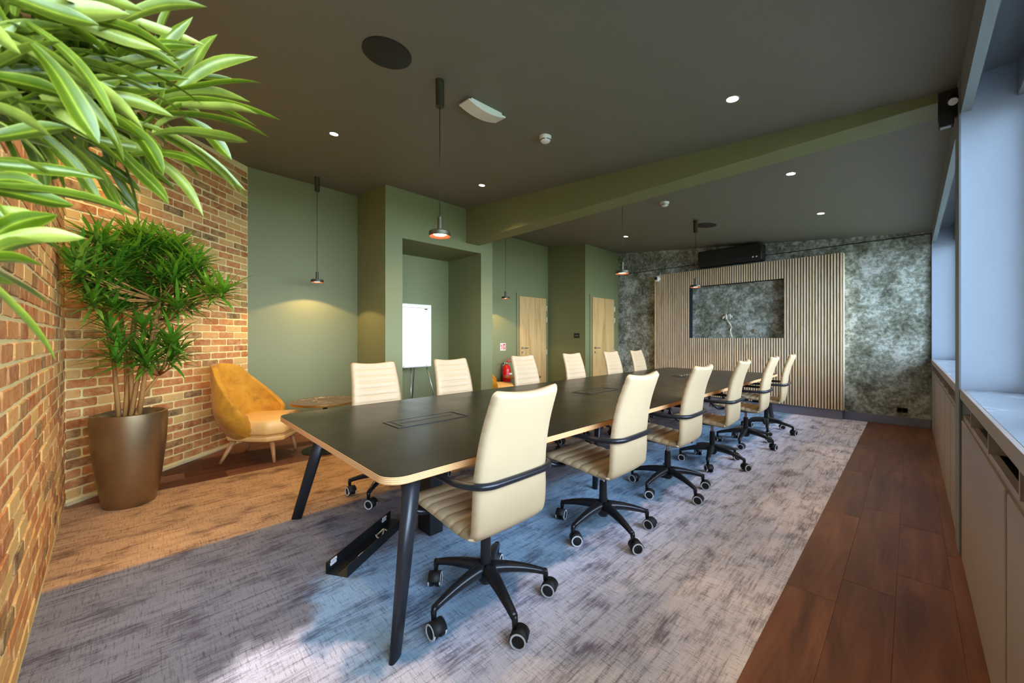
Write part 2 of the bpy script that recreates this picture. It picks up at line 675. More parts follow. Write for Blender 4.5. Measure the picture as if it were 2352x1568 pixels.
# back wall with wallpaper (continues past the window bay in paint)
bw = struct('wall_back', wallprism('wall_back', [(-4.8, YB), (WX, YB), (WX, YB + .12), (-4.8, YB + .12)], m_paper))
struct('wall_back_bay', box('wall_back_bay', WX, WG + .3, YB - .001, YB + .12, 0, 3.0, m_reveal))
struct('trim_1', box('trim_1', -4.72, WX, YB - .008, YB, 2.735, 2.747, m_cabdark))
struct('baseboard_back', box('baseboard_back', -4.72, .2, YB - .022, YB, 0, .125, m_plinth, .003, 1))
# rear walls (out of view)
struct('wall_rear', wallprism('wall_rear', [(-1.75, -1.72), (.6, -1.72), (.6, -1.6), (-1.75, -1.6)], m_wall))
struct('wall_rear_side', wallprism('wall_rear_side', [(-1.75, -1.72), (-1.75, -.45), (-1.9, -.45), (-1.9, -1.72)], m_wall))
# baseboards left
struct('baseboard_left', box('baseboard_left', -5.75, -5.735, .93, 2.28, 0, .09, m_wall))

# ---- bricks
def brick_mesh(i, L=.210, hh=.063, dep=.016, mat=None, sx=1.0):
    rr = random.Random(i * 13 + 5)
    pts = []
    W = L * sx
    base = [(-W / 2, -hh / 2 + .008), (-W / 2 + .009, -hh / 2), (-W / 6, -hh / 2), (W / 6, -hh / 2), (W / 2 - .009, -hh / 2), (W / 2, -hh / 2 + .008),
            (W / 2, hh / 2 - .008), (W / 2 - .009, hh / 2), (W / 6, hh / 2), (-W / 6, hh / 2), (-W / 2 + .009, hh / 2), (-W / 2, hh / 2 - .008)]
    base = [(x + rr.uniform(-.0025, .0025), z + rr.uniform(-.0025, .0025)) for x, z in base]
    n = len(base)
    V = [(x, 0, z) for x, z in base] + [(x, -dep * .7, z) for x, z in base] + [(x * .972, -dep + rr.uniform(-.0008, .0008), z * .92) for x, z in base]
    F = []
    for k in range(n):
        j = (k + 1) % n
        F += [(k, j, n + j, n + k), (n + k, n + j, 2 * n + j, 2 * n + k)]
    F.append(tuple(range(2 * n, 3 * n)))
    return V, F


NB = 8
brickd = [brick_mesh(i) for i in range(NB)]
halfd = [brick_mesh(i + 20, sx=.47) for i in range(3)]
brickm = [mesh('brick', v, f, m_brick) for v, f in brickd]
halfm = [mesh('brick', v, f, m_brick) for v, f in halfd]


def brick_wall(name, P, Q, near_first, label, thick=.14):
    """face from P to Q; local x along P->Q, local -y is the face normal"""
    P = Vector((P[0], P[1], 0)); Q = Vector((Q[0], Q[1], 0))
    d = (Q - P); Ln = d.length; ang = math.atan2(d.y, d.x)
    t = d.normalized(); nrm = Vector((t.y, -t.x, 0))   # local -y
    pts = [P, Q, Q - nrm * thick, P - nrm * thick]
    w = struct(name, wallprism(name, [(p.x, p.y) for p in pts], m_mortar))
    pitch = .0770; bl = .2225
    allb = []
    rows = int(3.9 / pitch)
    for r in range(rows):
        z = .035 + pitch * (r + .5)
        off = (0 if r % 2 else -bl / 2)
        x = off + bl / 2 + random.uniform(-.004, .004)
        while x < Ln + bl / 2:
            lo, hi = x - bl / 2 + .006, x + bl / 2 - .006
            lo2, hi2 = max(lo, .004), min(hi, Ln - .004)
            if hi2 - lo2 > .03:
                cx_ = (lo2 + hi2) / 2; sc_ = (hi2 - lo2)
                p = P + t * cx_
                if z + .04 < cz(p.x, p.y):
                    allb.append((cx_, z, sc_))
            x += bl
    allb.sort(key=near_first)
    joined = []
    for k, (x, z, L) in enumerate(allb):
        p = P + t * x
        full = L > .15
        pool = brickm if full else halfm
        sx = L / (.210 if full else .210 * .47)
        jit = random.uniform(-.003, .002)
        if k < 300:
            o = ob('brick', random.choice(pool), w, (p.x, p.y, z), (0, random.uniform(-.006, .006), ang))
            o.location = p + nrm * (-.011 + jit) + Vector((0, 0, z + random.uniform(-.0015, .0015)))
            o.scale = (sx, 1, 1)
        else:
            dv, df = random.choice(brickd if full else halfd)
            Mx = Matrix.Translation(p + nrm * (-.011 + jit) + Vector((0, 0, z))) @ Matrix.Rotation(ang, 4, 'Z')
            joined.append(([Mx @ Vector((a * sx, b, c)) for a, b, c in dv], df))
    if joined:
        v, f = join_data(joined)
        o = ob('brick_courses', mesh('brick_courses', v, f, m_brickj), w)
        o['kind'] = 'stuff'
    # pale bead along the floor
    if name == 'wall_brick_angled': ob('floor_bead', fixn(mesh('floor_bead', *bead(P, Q, nrm), m_light)), w)
    return w


def bead(P, Q, nrm):
    a, b = P + nrm * .022, Q + nrm * .022
    v = [P, Q, b, a, P + Vector((0, 0, .022)), Q + Vector((0, 0, .022)), b + Vector((0, 0, .014)), a + Vector((0, 0, .014))]
    return v, [(0, 1, 2, 3), (7, 6, 5, 4), (0, 4, 5, 1), (1, 5, 6, 2), (2, 6, 7, 3), (3, 7, 4, 0)]


# wall A runs A0 -> A1 ; face looks into the room (+x,+y).  nrm = (t.y,-t.x)
brick_wall('wall_brick_angled', A0, A1, lambda b: abs(b[1] - 1.45) * .9 + (0 if b[1] < 2.9 else 2), '')
# wall B: face looks +y ; direction from corner to camera => t=(1,0): nrm = (0,-1) wrong side, so run B1 -> A0
brick_wall('wall_brick_rear', B1, A0, lambda b: -b[0] + abs(b[1] - 1.1) * .55, '')

# ---- slatted panel wall
PX0, PX1 = -3.765, -.725
PZ0, PZ1 = .15, 2.60
NX0, NX1, NZ0, NZ1 = -3.04, -1.475, 1.272, 2.285
YP = 7.80
pn = thing('slatted_panel', 'large oak slatted wall panel with black backing and a rectangular niche', 'wall panel', (0, 0, 0))
v, f = join_data([box_data(PX0, NX0, YP + .022, YB - .001, PZ0, PZ1), box_data(NX1, PX1, YP + .022, YB - .001, PZ0, PZ1),
                  box_data(NX0, NX1, YP + .022, YB - .001, PZ0, NZ0), box_data(NX0, NX1, YP + .022, YB - .001, NZ1, PZ1)])
ob('backing_board', mesh('backing_board', v, f, m_felt), pn, label='black felt backing board around the niche')
v, f = join_data([box_data(PX0 - .004, PX0, YP + .004, YB - .001, PZ0, PZ1), box_data(PX1, PX1 + .006, YP, YB - .001, PZ0, PZ1)])
ob('side_trim', mesh('side_trim', v, f, m_slat), pn)
ob('plinth', box('plinth', PX0, PX1 - .01, YP + .03, YB - .023, .0, PZ0, m_plinth), pn, label='grey blue painted plinth')
ns = 80
pt = (PX1 - PX0) / ns
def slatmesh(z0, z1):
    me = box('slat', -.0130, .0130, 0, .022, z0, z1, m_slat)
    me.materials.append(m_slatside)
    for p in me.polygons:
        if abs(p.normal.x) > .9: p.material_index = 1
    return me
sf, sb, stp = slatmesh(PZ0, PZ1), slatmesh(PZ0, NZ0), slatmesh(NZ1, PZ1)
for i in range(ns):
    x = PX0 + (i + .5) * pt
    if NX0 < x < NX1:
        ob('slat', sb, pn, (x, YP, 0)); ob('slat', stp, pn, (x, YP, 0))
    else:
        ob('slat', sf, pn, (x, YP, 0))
# AC unit above
ac = thing('air_conditioner', 'long black wall-mounted air conditioning unit above the slatted panel', 'air conditioner', (-2.31, YB - .15, 2.64))
ob('casing', box('casing', -.53, .53, -.12, .15, 0, .29, m_blackmat, .02, 3), ac)
ob('air_flap', box('air_flap', -.5, .5, -.128, -.118, .03, .08, m_cabdark, .003, 1), ac)
for k, x in enumerate((.40, .455)):
    ob('indicator', lathe('indicator', [(0, -.008), (.012, -.006), (.014, 0), (0, .002)], m_white, 12), ac, (x, -.131, .055), (PI / 2, 0, 0), label='small white indicator dot')
# dome camera
dc = thing('security_camera', 'white dome security camera on the top left corner of the slatted panel', 'camera', (-3.70, YP - .005, 2.52))
ob('housing', lathe('housing', [(.0, 0), (.062, 0), (.064, .03), (.052, .062), (.03, .078), (0, .082)], m_white, 24), dc, (0, 0, 0), (PI / 2, 0, 0))
ob('dome', lathe('dome', [(.036, .070), (.034, .082), (.022, .094), (0, .100)], m_blackmat, 20), dc, (0, 0, 0), (PI / 2, 0, 0))
ob('lens', lathe('lens', [(.009, .098), (.008, .104), (0, .106)], m_chrome, 12), dc, (0, 0, 0), (PI / 2, 0, 0))
ob('cable', tube('cable', [(.05, -.01, 0), (.06, -.012, .07), (.06, -.008, .13)], .004, m_white, 6), dc)
# cable bundle in the niche
cb = thing('cable_bundle', 'twisted pale cables with a curled plug cluster hanging in the panel niche', 'cable', (-2.33, YB - .03, 1.272))
def wig(seed, amp, top, n=16):
    r = random.Random(seed); ph = r.uniform(0, 6)
    return [(amp * math.sin(ph + i * .7) + (-.10 * max(0, (i / n - .45)) * 1.2), amp * math.cos(ph + i * .7) * .6, top * i / n) for i in range(n + 1)]
ob('cable', tube('cable', wig(1, .014, .40), .007, m_white, 7), cb, label='white cable')
ob('cable', tube('cable', wig(4, .016, .38), .008, m_light, 7), cb)
for k in range(7):
    a = k * .9
    ob('plug', tube('plug', fillet([(-.07, 0, .36), (-.07 + .03 * math.cos(a), -.012, .41 + .02 * math.sin(a)), (-.06 + .075 * math.cos(a), -.02, .42 + .045 * math.sin(a * 1.3)), (-.06 + .085 * math.cos(a), -.03, .38 + .03 * math.sin(a))], .03, 4), .0085, m_white, 7), cb)
gp = tag(ob('wall_grommet', lathe('wall_grommet', [(.030, 0), (.034, .004), (.030, .008), (.012, .006), (.010, .002), (0, .002)], m_steel, 20), None, (-1.98, YB - .001, 1.40), (PI / 2, 0, 0)), 'small round cable grommet on the wallpaper inside the niche', 'grommet')
sk = thing('wall_socket', 'black double wall socket low on the mottled wallpaper by the window', 'socket', (-.085, YB, .225))
ob('plate', box('plate', -.055, .055, -.012, 0, -.035, .035, m_blackmat, .003, 2), sk)
for s in (-1, 1):
    ob('outlet', lathe('outlet', [(0, .002), (.02, .002), (.022, .006), (.024, .002)], m_rubber, 16), sk, (s * .026, -.012, 0), (PI / 2, 0, 0))

# ---- doors
def door(name, X, y0, y1, z1, hinge_far=True):
    d = struct(name, fixn(mesh(name, *join_data([box_data(X - .02, X + .018, y0 - .075, y0 - .004, 0, z1 + .07), box_data(X - .02, X + .018, y1 + .004, y1 + .075, 0, z1 + .07), box_data(X - .02, X + .018, y0 - .004, y1 + .004, z1 + .004, z1 + .07)]), m_wall)))
    ob('door_leaf', box('door_leaf', X + .002, X + .040, y0, y1, .008, z1, m_door, .002, 1), d)
    hy = y1 + .006
    for z in (z1 - .22, z1 - .48, .95, .25):
        ob('hinge', lathe('hinge', [(0, -.055), (.010, -.055), (.010, .055), (0, .055)], m_steel, 10), d, (X + .048, hy, z))
    v, f = join_data([tube_data([(X + .04, y0 + .07, 1.06), (X + .085, y0 + .07, 1.06)], .010, 10), tube_data(fillet([(X + .085, y0 + .062, 1.06), (X + .09, y0 + .10, 1.06), (X + .09, y0 + .20, 1.055)], .02, 3), .009, 10)])
    ob('door_handle', mesh('door_handle', v, f, m_steel, True), d)
    ob('handle_rose', lathe('handle_rose', [(0, 0), (.026, 0), (.026, .008), (0, .008)], m_steel, 18), d, (X + .04, y0 + .07, 1.06), (0, PI / 2, 0))
    ob('keyhole_rose', lathe('keyhole_rose', [(0, 0), (.024, 0), (.024, .007), (0, .007)], m_steel, 18), d, (X + .04, y0 + .07, .965), (0, PI / 2, 0))
    return d


door('door_1', -5.75, 5.69, 6.53, 2.16)
door('door_2', -4.72, 6.865, 7.70, 2.145)
# small sign plate on the dark return wall
sp = thing('room_sign', 'small black sign plate with a line of pale lettering between the two doors', 'sign', (-4.937, 6.64, 1.322))
ob('plate', box('plate', -.072, .072, -.008, 0, -.052, .052, m_blackmat, .002, 1), sp)
v, f = join_data([box_data(x, x + w, -.0095, -.008, -.006, .006) for x, w in ((-.045, .008), (-.033, .010), (-.020, .006), (-.010, .012), (.006, .008), (.018, .012), (.034, .008))])
ob('lettering', mesh('lettering', v, f, m_steel), sp, label='row of small pale letters')
# extinguisher sign
es = thing('extinguisher_sign', 'square white and red fire extinguisher sign on the wall beside the first door', 'sign', (-5.75, 5.24, 1.09))
ob('plate', box('plate', 0, .004, -.075, .075, -.075, .075, m_white, .001, 1), es)
v, f = join_data([box_data(.004, .0055, .0, .062, -.055, .06)])
ob('red_field', mesh('red_field', v, f, m_red), es)
v, f = join_data([box_data(.0056, .0066, .018, .036, -.045, .02), box_data(.0056, .0066, .022, .032, .02, .034), box_data(.0056, .0066, .030, .052, .032, .038), box_data(.0056, .0066, .046, .052, -.01, .032)])
ob('pictogram', mesh('pictogram', v, f, m_white), es, label='white extinguisher pictogram')
v, f = join_data([box_data(.004, .0055, -.06, -.042, .0, .05), box_data(.004, .0055, -.035, -.022, -.05, .045), box_data(.004, .0055, -.060, -.046, -.05, -.02)])
ob('flame_mark', mesh('flame_mark', v, f, m_red), es)

# ---- window side
struct('wall_window_pier', wallprism('wall_window_pier', [(WX, 3.46), (WG + .02, 3.46), (WG + .02, 3.75), (WX, 3.75)], m_reveal))
pf = box('pier_face', WX - .008, WX, 3.452, 3.72, 0, 2.86, m_header)
struct('trim_2', pf)
struct('trim_3', box('trim_3', WX - .006, WX, YB - .03, YB, .97, 2.72, m_cabdark))
struct('wall_window_sill', box('wall_window_sill', WX + .14, WG + .14, -1.7, YB + .1, 0, .93, m_cab))
# bulkhead over the windows
struct('wall_window_header', box('wall_window_header', WX, WX + .04, -1.7, YB + .1, 2.60, 3.06, m_header))
struct('trim_4', box('trim_4', WX + .04, WG + .14, -1.7, YB + .1, 2.80, 2.9, m_header))
struct('wall_window_lintel', box('wall_window_lintel', WX + .20, WG + .14, -1.7, YB + .1, 2.61, 3.0, m_header))
def window(name, y0, y1, n):
    w = struct(name, mesh(name, *join_data([box_data(WG, WG + .06, y0, y1, .975, 1.03), box_data(WG, WG + .06, y0, y1, 2.56, 2.62), box_data(WG, WG + .06, y0, y0 + .06, 1.03, 2.56), box_data(WG, WG + .06, y1 - .06, y1, 1.03, 2.56)]
               + [box_data(WG, WG + .06, y0 + (y1 - y0) * k / n - .035, y0 + (y1 - y0) * k / n + .035, 1.03, 2.56) for k in range(1, n)]), m_frame))
    for k in range(n):
        a = y0 + (y1 - y0) * k / n + .04; b = y0 + (y1 - y0) * (k + 1) / n - .04
        ob('window_pane', box('window_pane', WG + .026, WG + .032, a, b, 1.03, 2.56, m_glass), w)
window('window_1', -1.6, 3.46, 4)
window('window_2', 3.75, 7.95, 3)
struct('wall_window_end', box('wall_window_end', WX, WG + .1, -1.72, -1.6, 0, 3.0, m_reveal))
og = struct('ground', box('ground', .9, 30, -20, 30, -.6, -.5, m_asphalt))

# ledge worktops
for (y0, y1, lab) in ((-1.6, 3.459, 'grey veined marble window ledge nearest the camera'), (3.751, YB - .002, 'grey veined marble window ledge beyond the pier by the far wall')):
    lg = thing('window_ledge', lab, 'window ledge', (0, 0, 0))
    ob('slab', box('slab', WX + .012, WG, y0, y1, .945, .975, m_ledge, .002, 1), lg)
    ob('front_rail', box('front_rail', WX - .004, WX + .012, y0, y1, .922, .976, m_cab, .002, 1), lg, label='taupe front rail')
# cabinets below
def cabinet(y0, y1, lab, cuts):
    cbn = thing('radiator_cabinet', lab, 'cabinet', (0, 0, 0), group=None)
    ob('body', mesh('body', *join_data([box_data(WX + .03, WX + .135, y0, y1, 0, .60), box_data(WX + .10, WX + .135, y0, y1, .60, .92)]), m_cabdark), cbn)
    ob('top_rail', box('top_rail', WX + .010, WX + .03, y0, y1, .80, .828, m_cab), cbn)
    ob('kickboard', box('kickboard', WX + .012, WX + .03, y0, y1, 0, .06, m_cab), cbn)
    for a, b in zip(cuts[:-1], cuts[1:]):
        ob('panel', box('panel', WX, WX + .018, a + .026, b - .026, .0, .80, m_cab, .003, 1), cbn)
        ob('batten', box('batten', WX + .016, WX + .03, b - .03, b + .03 if b < y1 - .1 else y1, 0, .82, m_cab), cbn)
    y = y0 + .25
    while y < y1 - .02:
        ob('vent_divider', box('vent_divider', WX + .004, WX + .10, y - .008, y + .008, .828, .922, m_cab), cbn)
        y += .62
cabinet(-1.6, 3.45, 'taupe radiator cabinet under the near window with a dark vent slot', [-1.6, -.6, .55, 1.94, 3.45])
cabinet(3.76, YB - .03, 'taupe radiator cabinet beyond the pier reaching the wallpapered wall', [3.76, 4.31, 5.0, 5.9, 6.9, YB - .03])

# ------------------------------------------------------------------ lamps
def spot(name, loc, power, ang, col, blend=.3, size=.03, parent=None):
    l = bpy.data.lights.new(name, 'SPOT')
    l.energy = power; l.spot_size = math.radians(ang); l.spot_blend = blend; l.color = col; l.shadow_soft_size = size
    o = bpy.data.objects.new(name, l); COL.objects.link(o); o.location = loc
    if parent is not None: o.parent = parent
    return o


WARM = (1.0, .66, .29)
def pendant(x, y, z, label, canopy=True):
    t = thing('pendant_lamp', label, 'pendant lamp', (x, y, z), 0, 'slim disc pendant lamps')
    top = cz(x, y) - z
    ob('shade', lathe('shade', [(.074, 0), (.0755, .002), (.0755, .030), (.070, .036), (.02, .040), (.0175, .042), (.0175, .135), (.014, .138), (0, .138)], m_rose, 32, True, False), t)
    ob('shade_lining', lathe('shade_lining', [(.074, 0), (.071, .001), (.050, .026), (.0, .0265)], m_copper, 32, True, False), t, label='copper coloured lining')
    ob('bulb', lathe('bulb', [(0, -.002), (.040, -.001), (.044, .003), (0, .004)], m_bulb, 28), t, (0, 0, .012))
    ob('cord', tube('cord', [(0, 0, .137), (0, 0, top - .15)], .0028, m_blackmat, 6), t)
    ob('canopy', lathe('canopy', [(0, top - .185), (.030, top - .185), (.030, top + .004), (0, top + .004)], m_rose, 24), t)
    spot('lamp_light', (0, 0, .006), PEND_W, 130, WARM, .12, .03, t)


pendant(-5.36, 1.60, 2.0, 'slim dark pendant lamp hanging by the green wall over the armchair corner')
pendant(-2.28, 1.48, 1.988, 'nearest bronze pendant lamp hanging over the near end of the table')
pendant(-5.26, 4.86, 2.01, 'dark pendant lamp in front of the wall left of the first door')
pendant(-2.33, 4.01, 2.025, 'pendant lamp hanging over the table just beyond the ceiling beam')
pendant(-2.21, 5.89, 2.025, 'farthest pendant lamp, in front of the slatted panel')

DL = [(-3.82, 1.29, 'ceiling downlight left of the nearest pendant lamp'), (-3.74, 3.05, 'ceiling downlight near the green alcove wall'),
      (-.85, 2.92, 'largest-looking ceiling downlight, on the window side before the beam'), (-.82, 4.61, 'window-side ceiling downlight just beyond the beam'),
      (-.80, 6.28, 'window-side ceiling downlight near the slatted wall'), (-3.65, 6.41, 'ceiling downlight by the far corner next to the doors'),
      (-3.78, 4.75, 'ceiling downlight on the door side hidden past the beam'), (-4.0, -.12, 'ceiling downlight by the brick corner behind the foreground leaves'),
      (-2.3, .10, 'added ceiling downlight above the near end of the table, brightening the rear brick wall'),  # extra lamp out of view, added to brighten the rear bricks
      (-.85, 1.2, 'ceiling downlight above the camera on the window side')]
for i, (x, y, lb) in enumerate(DL):
    z = cz(x, y)
    t = thing('downlight', lb, 'downlight', (x, y, z), 0, 'recessed ceiling downlights')
    t.rotation_euler = (math.atan(-.012), math.atan(.096), 0)
    ob('trim_ring', lathe('trim_ring', [(.034, -.001), (.047, -.004), (.049, -.002), (.049, .004)], m_ceil, 28), t)
    ob('diffuser', lathe('diffuser', [(0, -.003), (.036, -.003), (.036, .0)], m_down, 24), t)
    w = spot('lamp_light', (0, 0, -.012), DOWN_W * ((.22 if y > 6 else 1.0) if x < -2 else .22), 120, (1.0, .70, .31), .6, .04, t)
    w.rotation_euler = (math.atan(.012), -math.atan(.096), 0)

# speakers, detectors, emergency light
for (x, y, r, lb) in ((-2.30, 1.10, .15, 'large black round ceiling speaker nearest the camera'), (-2.19, 6.23, .15, 'black round ceiling speaker at the far end by a lamp canopy')):
    t = thing('ceiling_speaker', lb, 'speaker', (x, y, cz(x, y)), 0, 'round ceiling speakers')
    t.rotation_euler = (math.atan(-.012), math.atan(.096), 0)
    ob('grille', lathe('grille', [(0, -.007), (r * .96, -.007), (r * .985, -.004)], m_speaker, 48), t)
    ob('rim', lathe('rim', [(r * .965, -.008), (r, -.007), (r, .003), (r * .965, .003)], m_blackmat, 48), t)
for (x, y, lb) in ((-2.24, 2.55, 'white smoke detector on the ceiling before the beam'), (-2.20, 4.84, 'white smoke detector on the ceiling beyond the beam')):
    t = thing('smoke_detector', lb, 'smoke detector', (x, y, cz(x, y)), math.radians(46), 'ceiling smoke detectors')
    ob('base', lathe('base', [(0, .01), (.052, .01), (.054, -.014), (.052, -.018)], m_white, 32), t)
    ob('sensor_cap', lathe('sensor_cap', [(.050, -.018), (.048, -.034), (.040, -.048), (.030, -.054), (0, -.056)], m_white, 32), t)
    v, f = join_data([([(.0495 * math.cos(a) * q, .0495 * math.sin(a) * q, z) for a in [k * PI / 2 + .12 + j * (PI / 2 - .24) / 6 for j in range(7)] for q, z in ((.985, -.034), (.93, -.040))],
                       [(2 * j, 2 * j + 2, 2 * j + 3, 2 * j + 1) for j in range(6)]) for k in range(4)])
    ob('vent_slot', mesh('vent_slot', v, f, m_blackmat), t, (0, 0, -.0015))
em = thing('emergency_light', 'white curved rectangular emergency light fitting on the ceiling by the nearest pendant', 'light fitting', (-2.315, 1.90, cz(-2.315, 1.9)))
em.rotation_euler = (0, math.atan(.096), math.radians(-2))
ob('base', box('base', -.055, .055, -.15, .15, -.022, .0, m_white, .003, 1), em)
v = []; n = 10
for i in range(n + 1):
    y = -.18 + .36 * i / n
    zz = -.030 - .030 * (1 - (2 * i / n - 1) ** 2)
    for x, z in ((-.065, -.022), (.065, -.022), (.065, zz), (-.065, zz)):
        v.append((x, y, z))
f = [(3, 2, 1, 0), (n * 4, n * 4 + 1, n * 4 + 2, n * 4 + 3)]
for i in range(n):
    for k in range(4):
        a = i * 4 + k; b = i * 4 + (k + 1) % 4
        f.append((a, b, b + 4, a + 4))
ob('diffuser', fixn(mesh('diffuser', v, f, m_white)), em)
# twin spotlight where the beam meets the pier
ts = thing('twin_spotlight', 'black twin-head spotlight where the ceiling beam meets the window pier', 'spotlight', (.155, 3.515, 2.695))
ts.scale = (.62, .62, .72)
ob('bracket', box('bracket', -.06, .075, .05, .11, -.10, .14, m_blackmat, .006, 2), ts)
v, f = lathe_data([(0, 0), (.040, 0), (.042, .005), (.042, .13), (.036, .135), (0, .135)], 24)
hd = ob('lamp_head', mesh('lamp_head', v, f, m_blackmat, True), ts, (.035, -.04, .0), (math.radians(-42), math.radians(4), 0))
ob('lens', lathe('lens', [(0, -.004), (.032, -.004), (.034, .001)], m_lens, 24), hd)
ob('lower_head', box('lower_head', -.055, .045, .0, .10, -.17, -.06, m_blackmat, .01, 2), ts)
ob('lens', box('lens', -.045, .025, .02, .08, -.174, -.168, m_steel), ts, label='pale lens strip of the lower head')

# ------------------------------------------------------------------ conference table
TX0, TX1, TY0, TY1 = -3.055, -1.364, .655, 6.84
TC = (-2.21, (TY0 + TY1) / 2)
tb = thing('conference_table', 'long black-topped conference table with pale plywood edge and dark splayed legs', 'table', (TC[0], TC[1], 0))
def rrect(x0, x1, y0, y1, r, n=8):
    out = []
    for cx_, cy_, a0 in ((x1 - r, y0 + r, -90), (x1 - r, y1 - r, 0), (x0 + r, y1 - r, 90), (x0 + r, y0 + r, 180)):
        for k in range(n + 1):
            a = math.radians(a0 + 90 * k / n)
            out.append((cx_ + r * math.cos(a), cy_ + r * math.sin(a)))
    return out
def slab(name, pts, z0, z1, mat, bev=0.0):
    n = len(pts)
    v = [(x, y, z0) for x, y in pts] + [(x, y, z1) for x, y in pts]
    f = [tuple(reversed(range(n))), tuple(range(n, 2 * n))] + [(i, (i + 1) % n, n + (i + 1) % n, n + i) for i in range(n)]
    return mesh(name, v, f, mat)
hx = (TX1 - TX0) / 2; hy = (TY1 - TY0) / 2
ob('edge_band', slab('edge_band', rrect(-hx, hx, -hy, hy, .09, 10), .708, .7375, m_ply), tb, label='pale plywood edge showing its layers')
ob('tabletop', slab('tabletop', rrect(-hx + .002, hx - .002, -hy + .002, hy - .002, .088, 10), .7375, .740, m_lam), tb)
# underframe
v, f = join_data([box_data(-.42, -.36, -hy + .2, hy - .2, .66, .7079), box_data(.36, .42, -hy + .2, hy - .2, .66, .7079)] +
                 [box_data(-hx + .14, hx - .14, y - .03, y + .03, .66, .7079) for y in (-hy + .2, hy - .2)] + [box_data(-.36, .36, y - .03, y + .03, .66, .7079) for y in (-1.0, 1.0)])
ob('underframe', mesh('underframe', v, f, m_black), tb)
def legm(top, foot, r0=.040, r1=.034, ang=0.0, thin=.5, thin1=.42):
    V = []
    n = 22
    for q in (0, .5, 1):
        c = Vector(foot).lerp(Vector(top), q)
        a = r1 + (r0 - r1) * q; b = r0 * thin * q + r1 * thin1 * (1 - q)
        for k in range(n):
            t_ = 2 * PI * k / n
            u = a * math.copysign(abs(math.cos(t_)) ** .7, math.cos(t_)); w = b * math.copysign(abs(math.sin(t_)) ** .7, math.sin(t_))
            V.append((c.x + u * math.cos(ang) - w * math.sin(ang), c.y + u * math.sin(ang) + w * math.cos(ang), c.z))
    F = [(r_ * n + k, r_ * n + (k + 1) % n, (r_ + 1) * n + (k + 1) % n, (r_ + 1) * n + k) for r_ in (0, 1) for k in range(n)]
    F += [tuple(reversed(range(n))), tuple(range(2 * n, 3 * n))]
    return mesh('leg', V, F, m_leg, True)
for tx, ty, fx, fy in ((-1.49, .83, -1.42, .713), (-2.87, .92, -3.0, .76), (-1.49, 6.60, -1.42, 6.74), (-2.87, 6.58, -3.0, 6.72)):
    ob('leg', legm((tx - TC[0], ty - TC[1], .708), (fx - TC[0], fy - TC[1], 0), ang=math.radians((120 if fx > -2.2 else 60) * (1 if fy < 3 else -1)), r0=.042, thin=.8 if fx > -2.2 else .5, thin1=.42), tb)
for ty in (2.74, 4.78):
    for s in (-1, 1):
        ob('leg', legm((s * .40, ty - TC[1], .66), (s * .36, ty - TC[1], 0), .03, .022, 0, .9, .9), tb)
ob('cable_riser', box('cable_riser', -.075, .075, 1.36 - TC[1] - .05, 1.36 - TC[1] + .05, 0, .70, m_blackmat, .006, 2), tb, label='square black cable riser column')
for yc, open_ in ((1.34, 0), (3.29, 0), (5.54, 1)):
    y = yc - TC[1]
    fr_ = ob('power_flap', mesh('power_flap', *join_data([box_data(-.105, .105, y - .262, y - .252, .7402, .7432), box_data(-.105, .105, y + .252, y + .262, .7402, .7432),
                                                         box_data(-.105, -.096, y - .252, y + .252, .7402, .7432), box_data(.096, .105, y - .252, y + .252, .7402, .7432)]), m_black), tb)
    ob('flap_lid', box('flap_lid', -.088, .088, y - .22, y + .22, .7403, .7418, m_lam, .0005, 1), fr_)
    ob('brush_slot', box('brush_slot', -.006, .006, y - .19, y + .19, .7418, .7428, m_rubber), fr_)
    if open_:
        for k in range(5):
            r = random.Random(k)
            ob('plug', box('plug', -.02, .02, y - .2 + k * .09, y - .17 + k * .09, .742, .752 + r.random() * .01, m_steel, .003, 1), fr_, label='small plug poking out of the open flap')

# hanging cables below the table
for k, (y0, y1, x) in enumerate(((3.1, 3.9, -2.1), (4.6, 5.5, -2.0), (5.0, 5.9, -2.3))):
    pts = [(x, y0, .66), (x + .05, y0 + .15, .52), (x + .1, (y0 + y1) / 2, .40 + .05 * k), (x + .03, y1 - .15, .5), (x, y1, .66)]
    o = ob('cable', tube('cable', [Vector(p) - Vector((TC[0], TC[1], 0)) for p in fillet(pts, .2, 6)], .006, m_rubber, 6), tb)

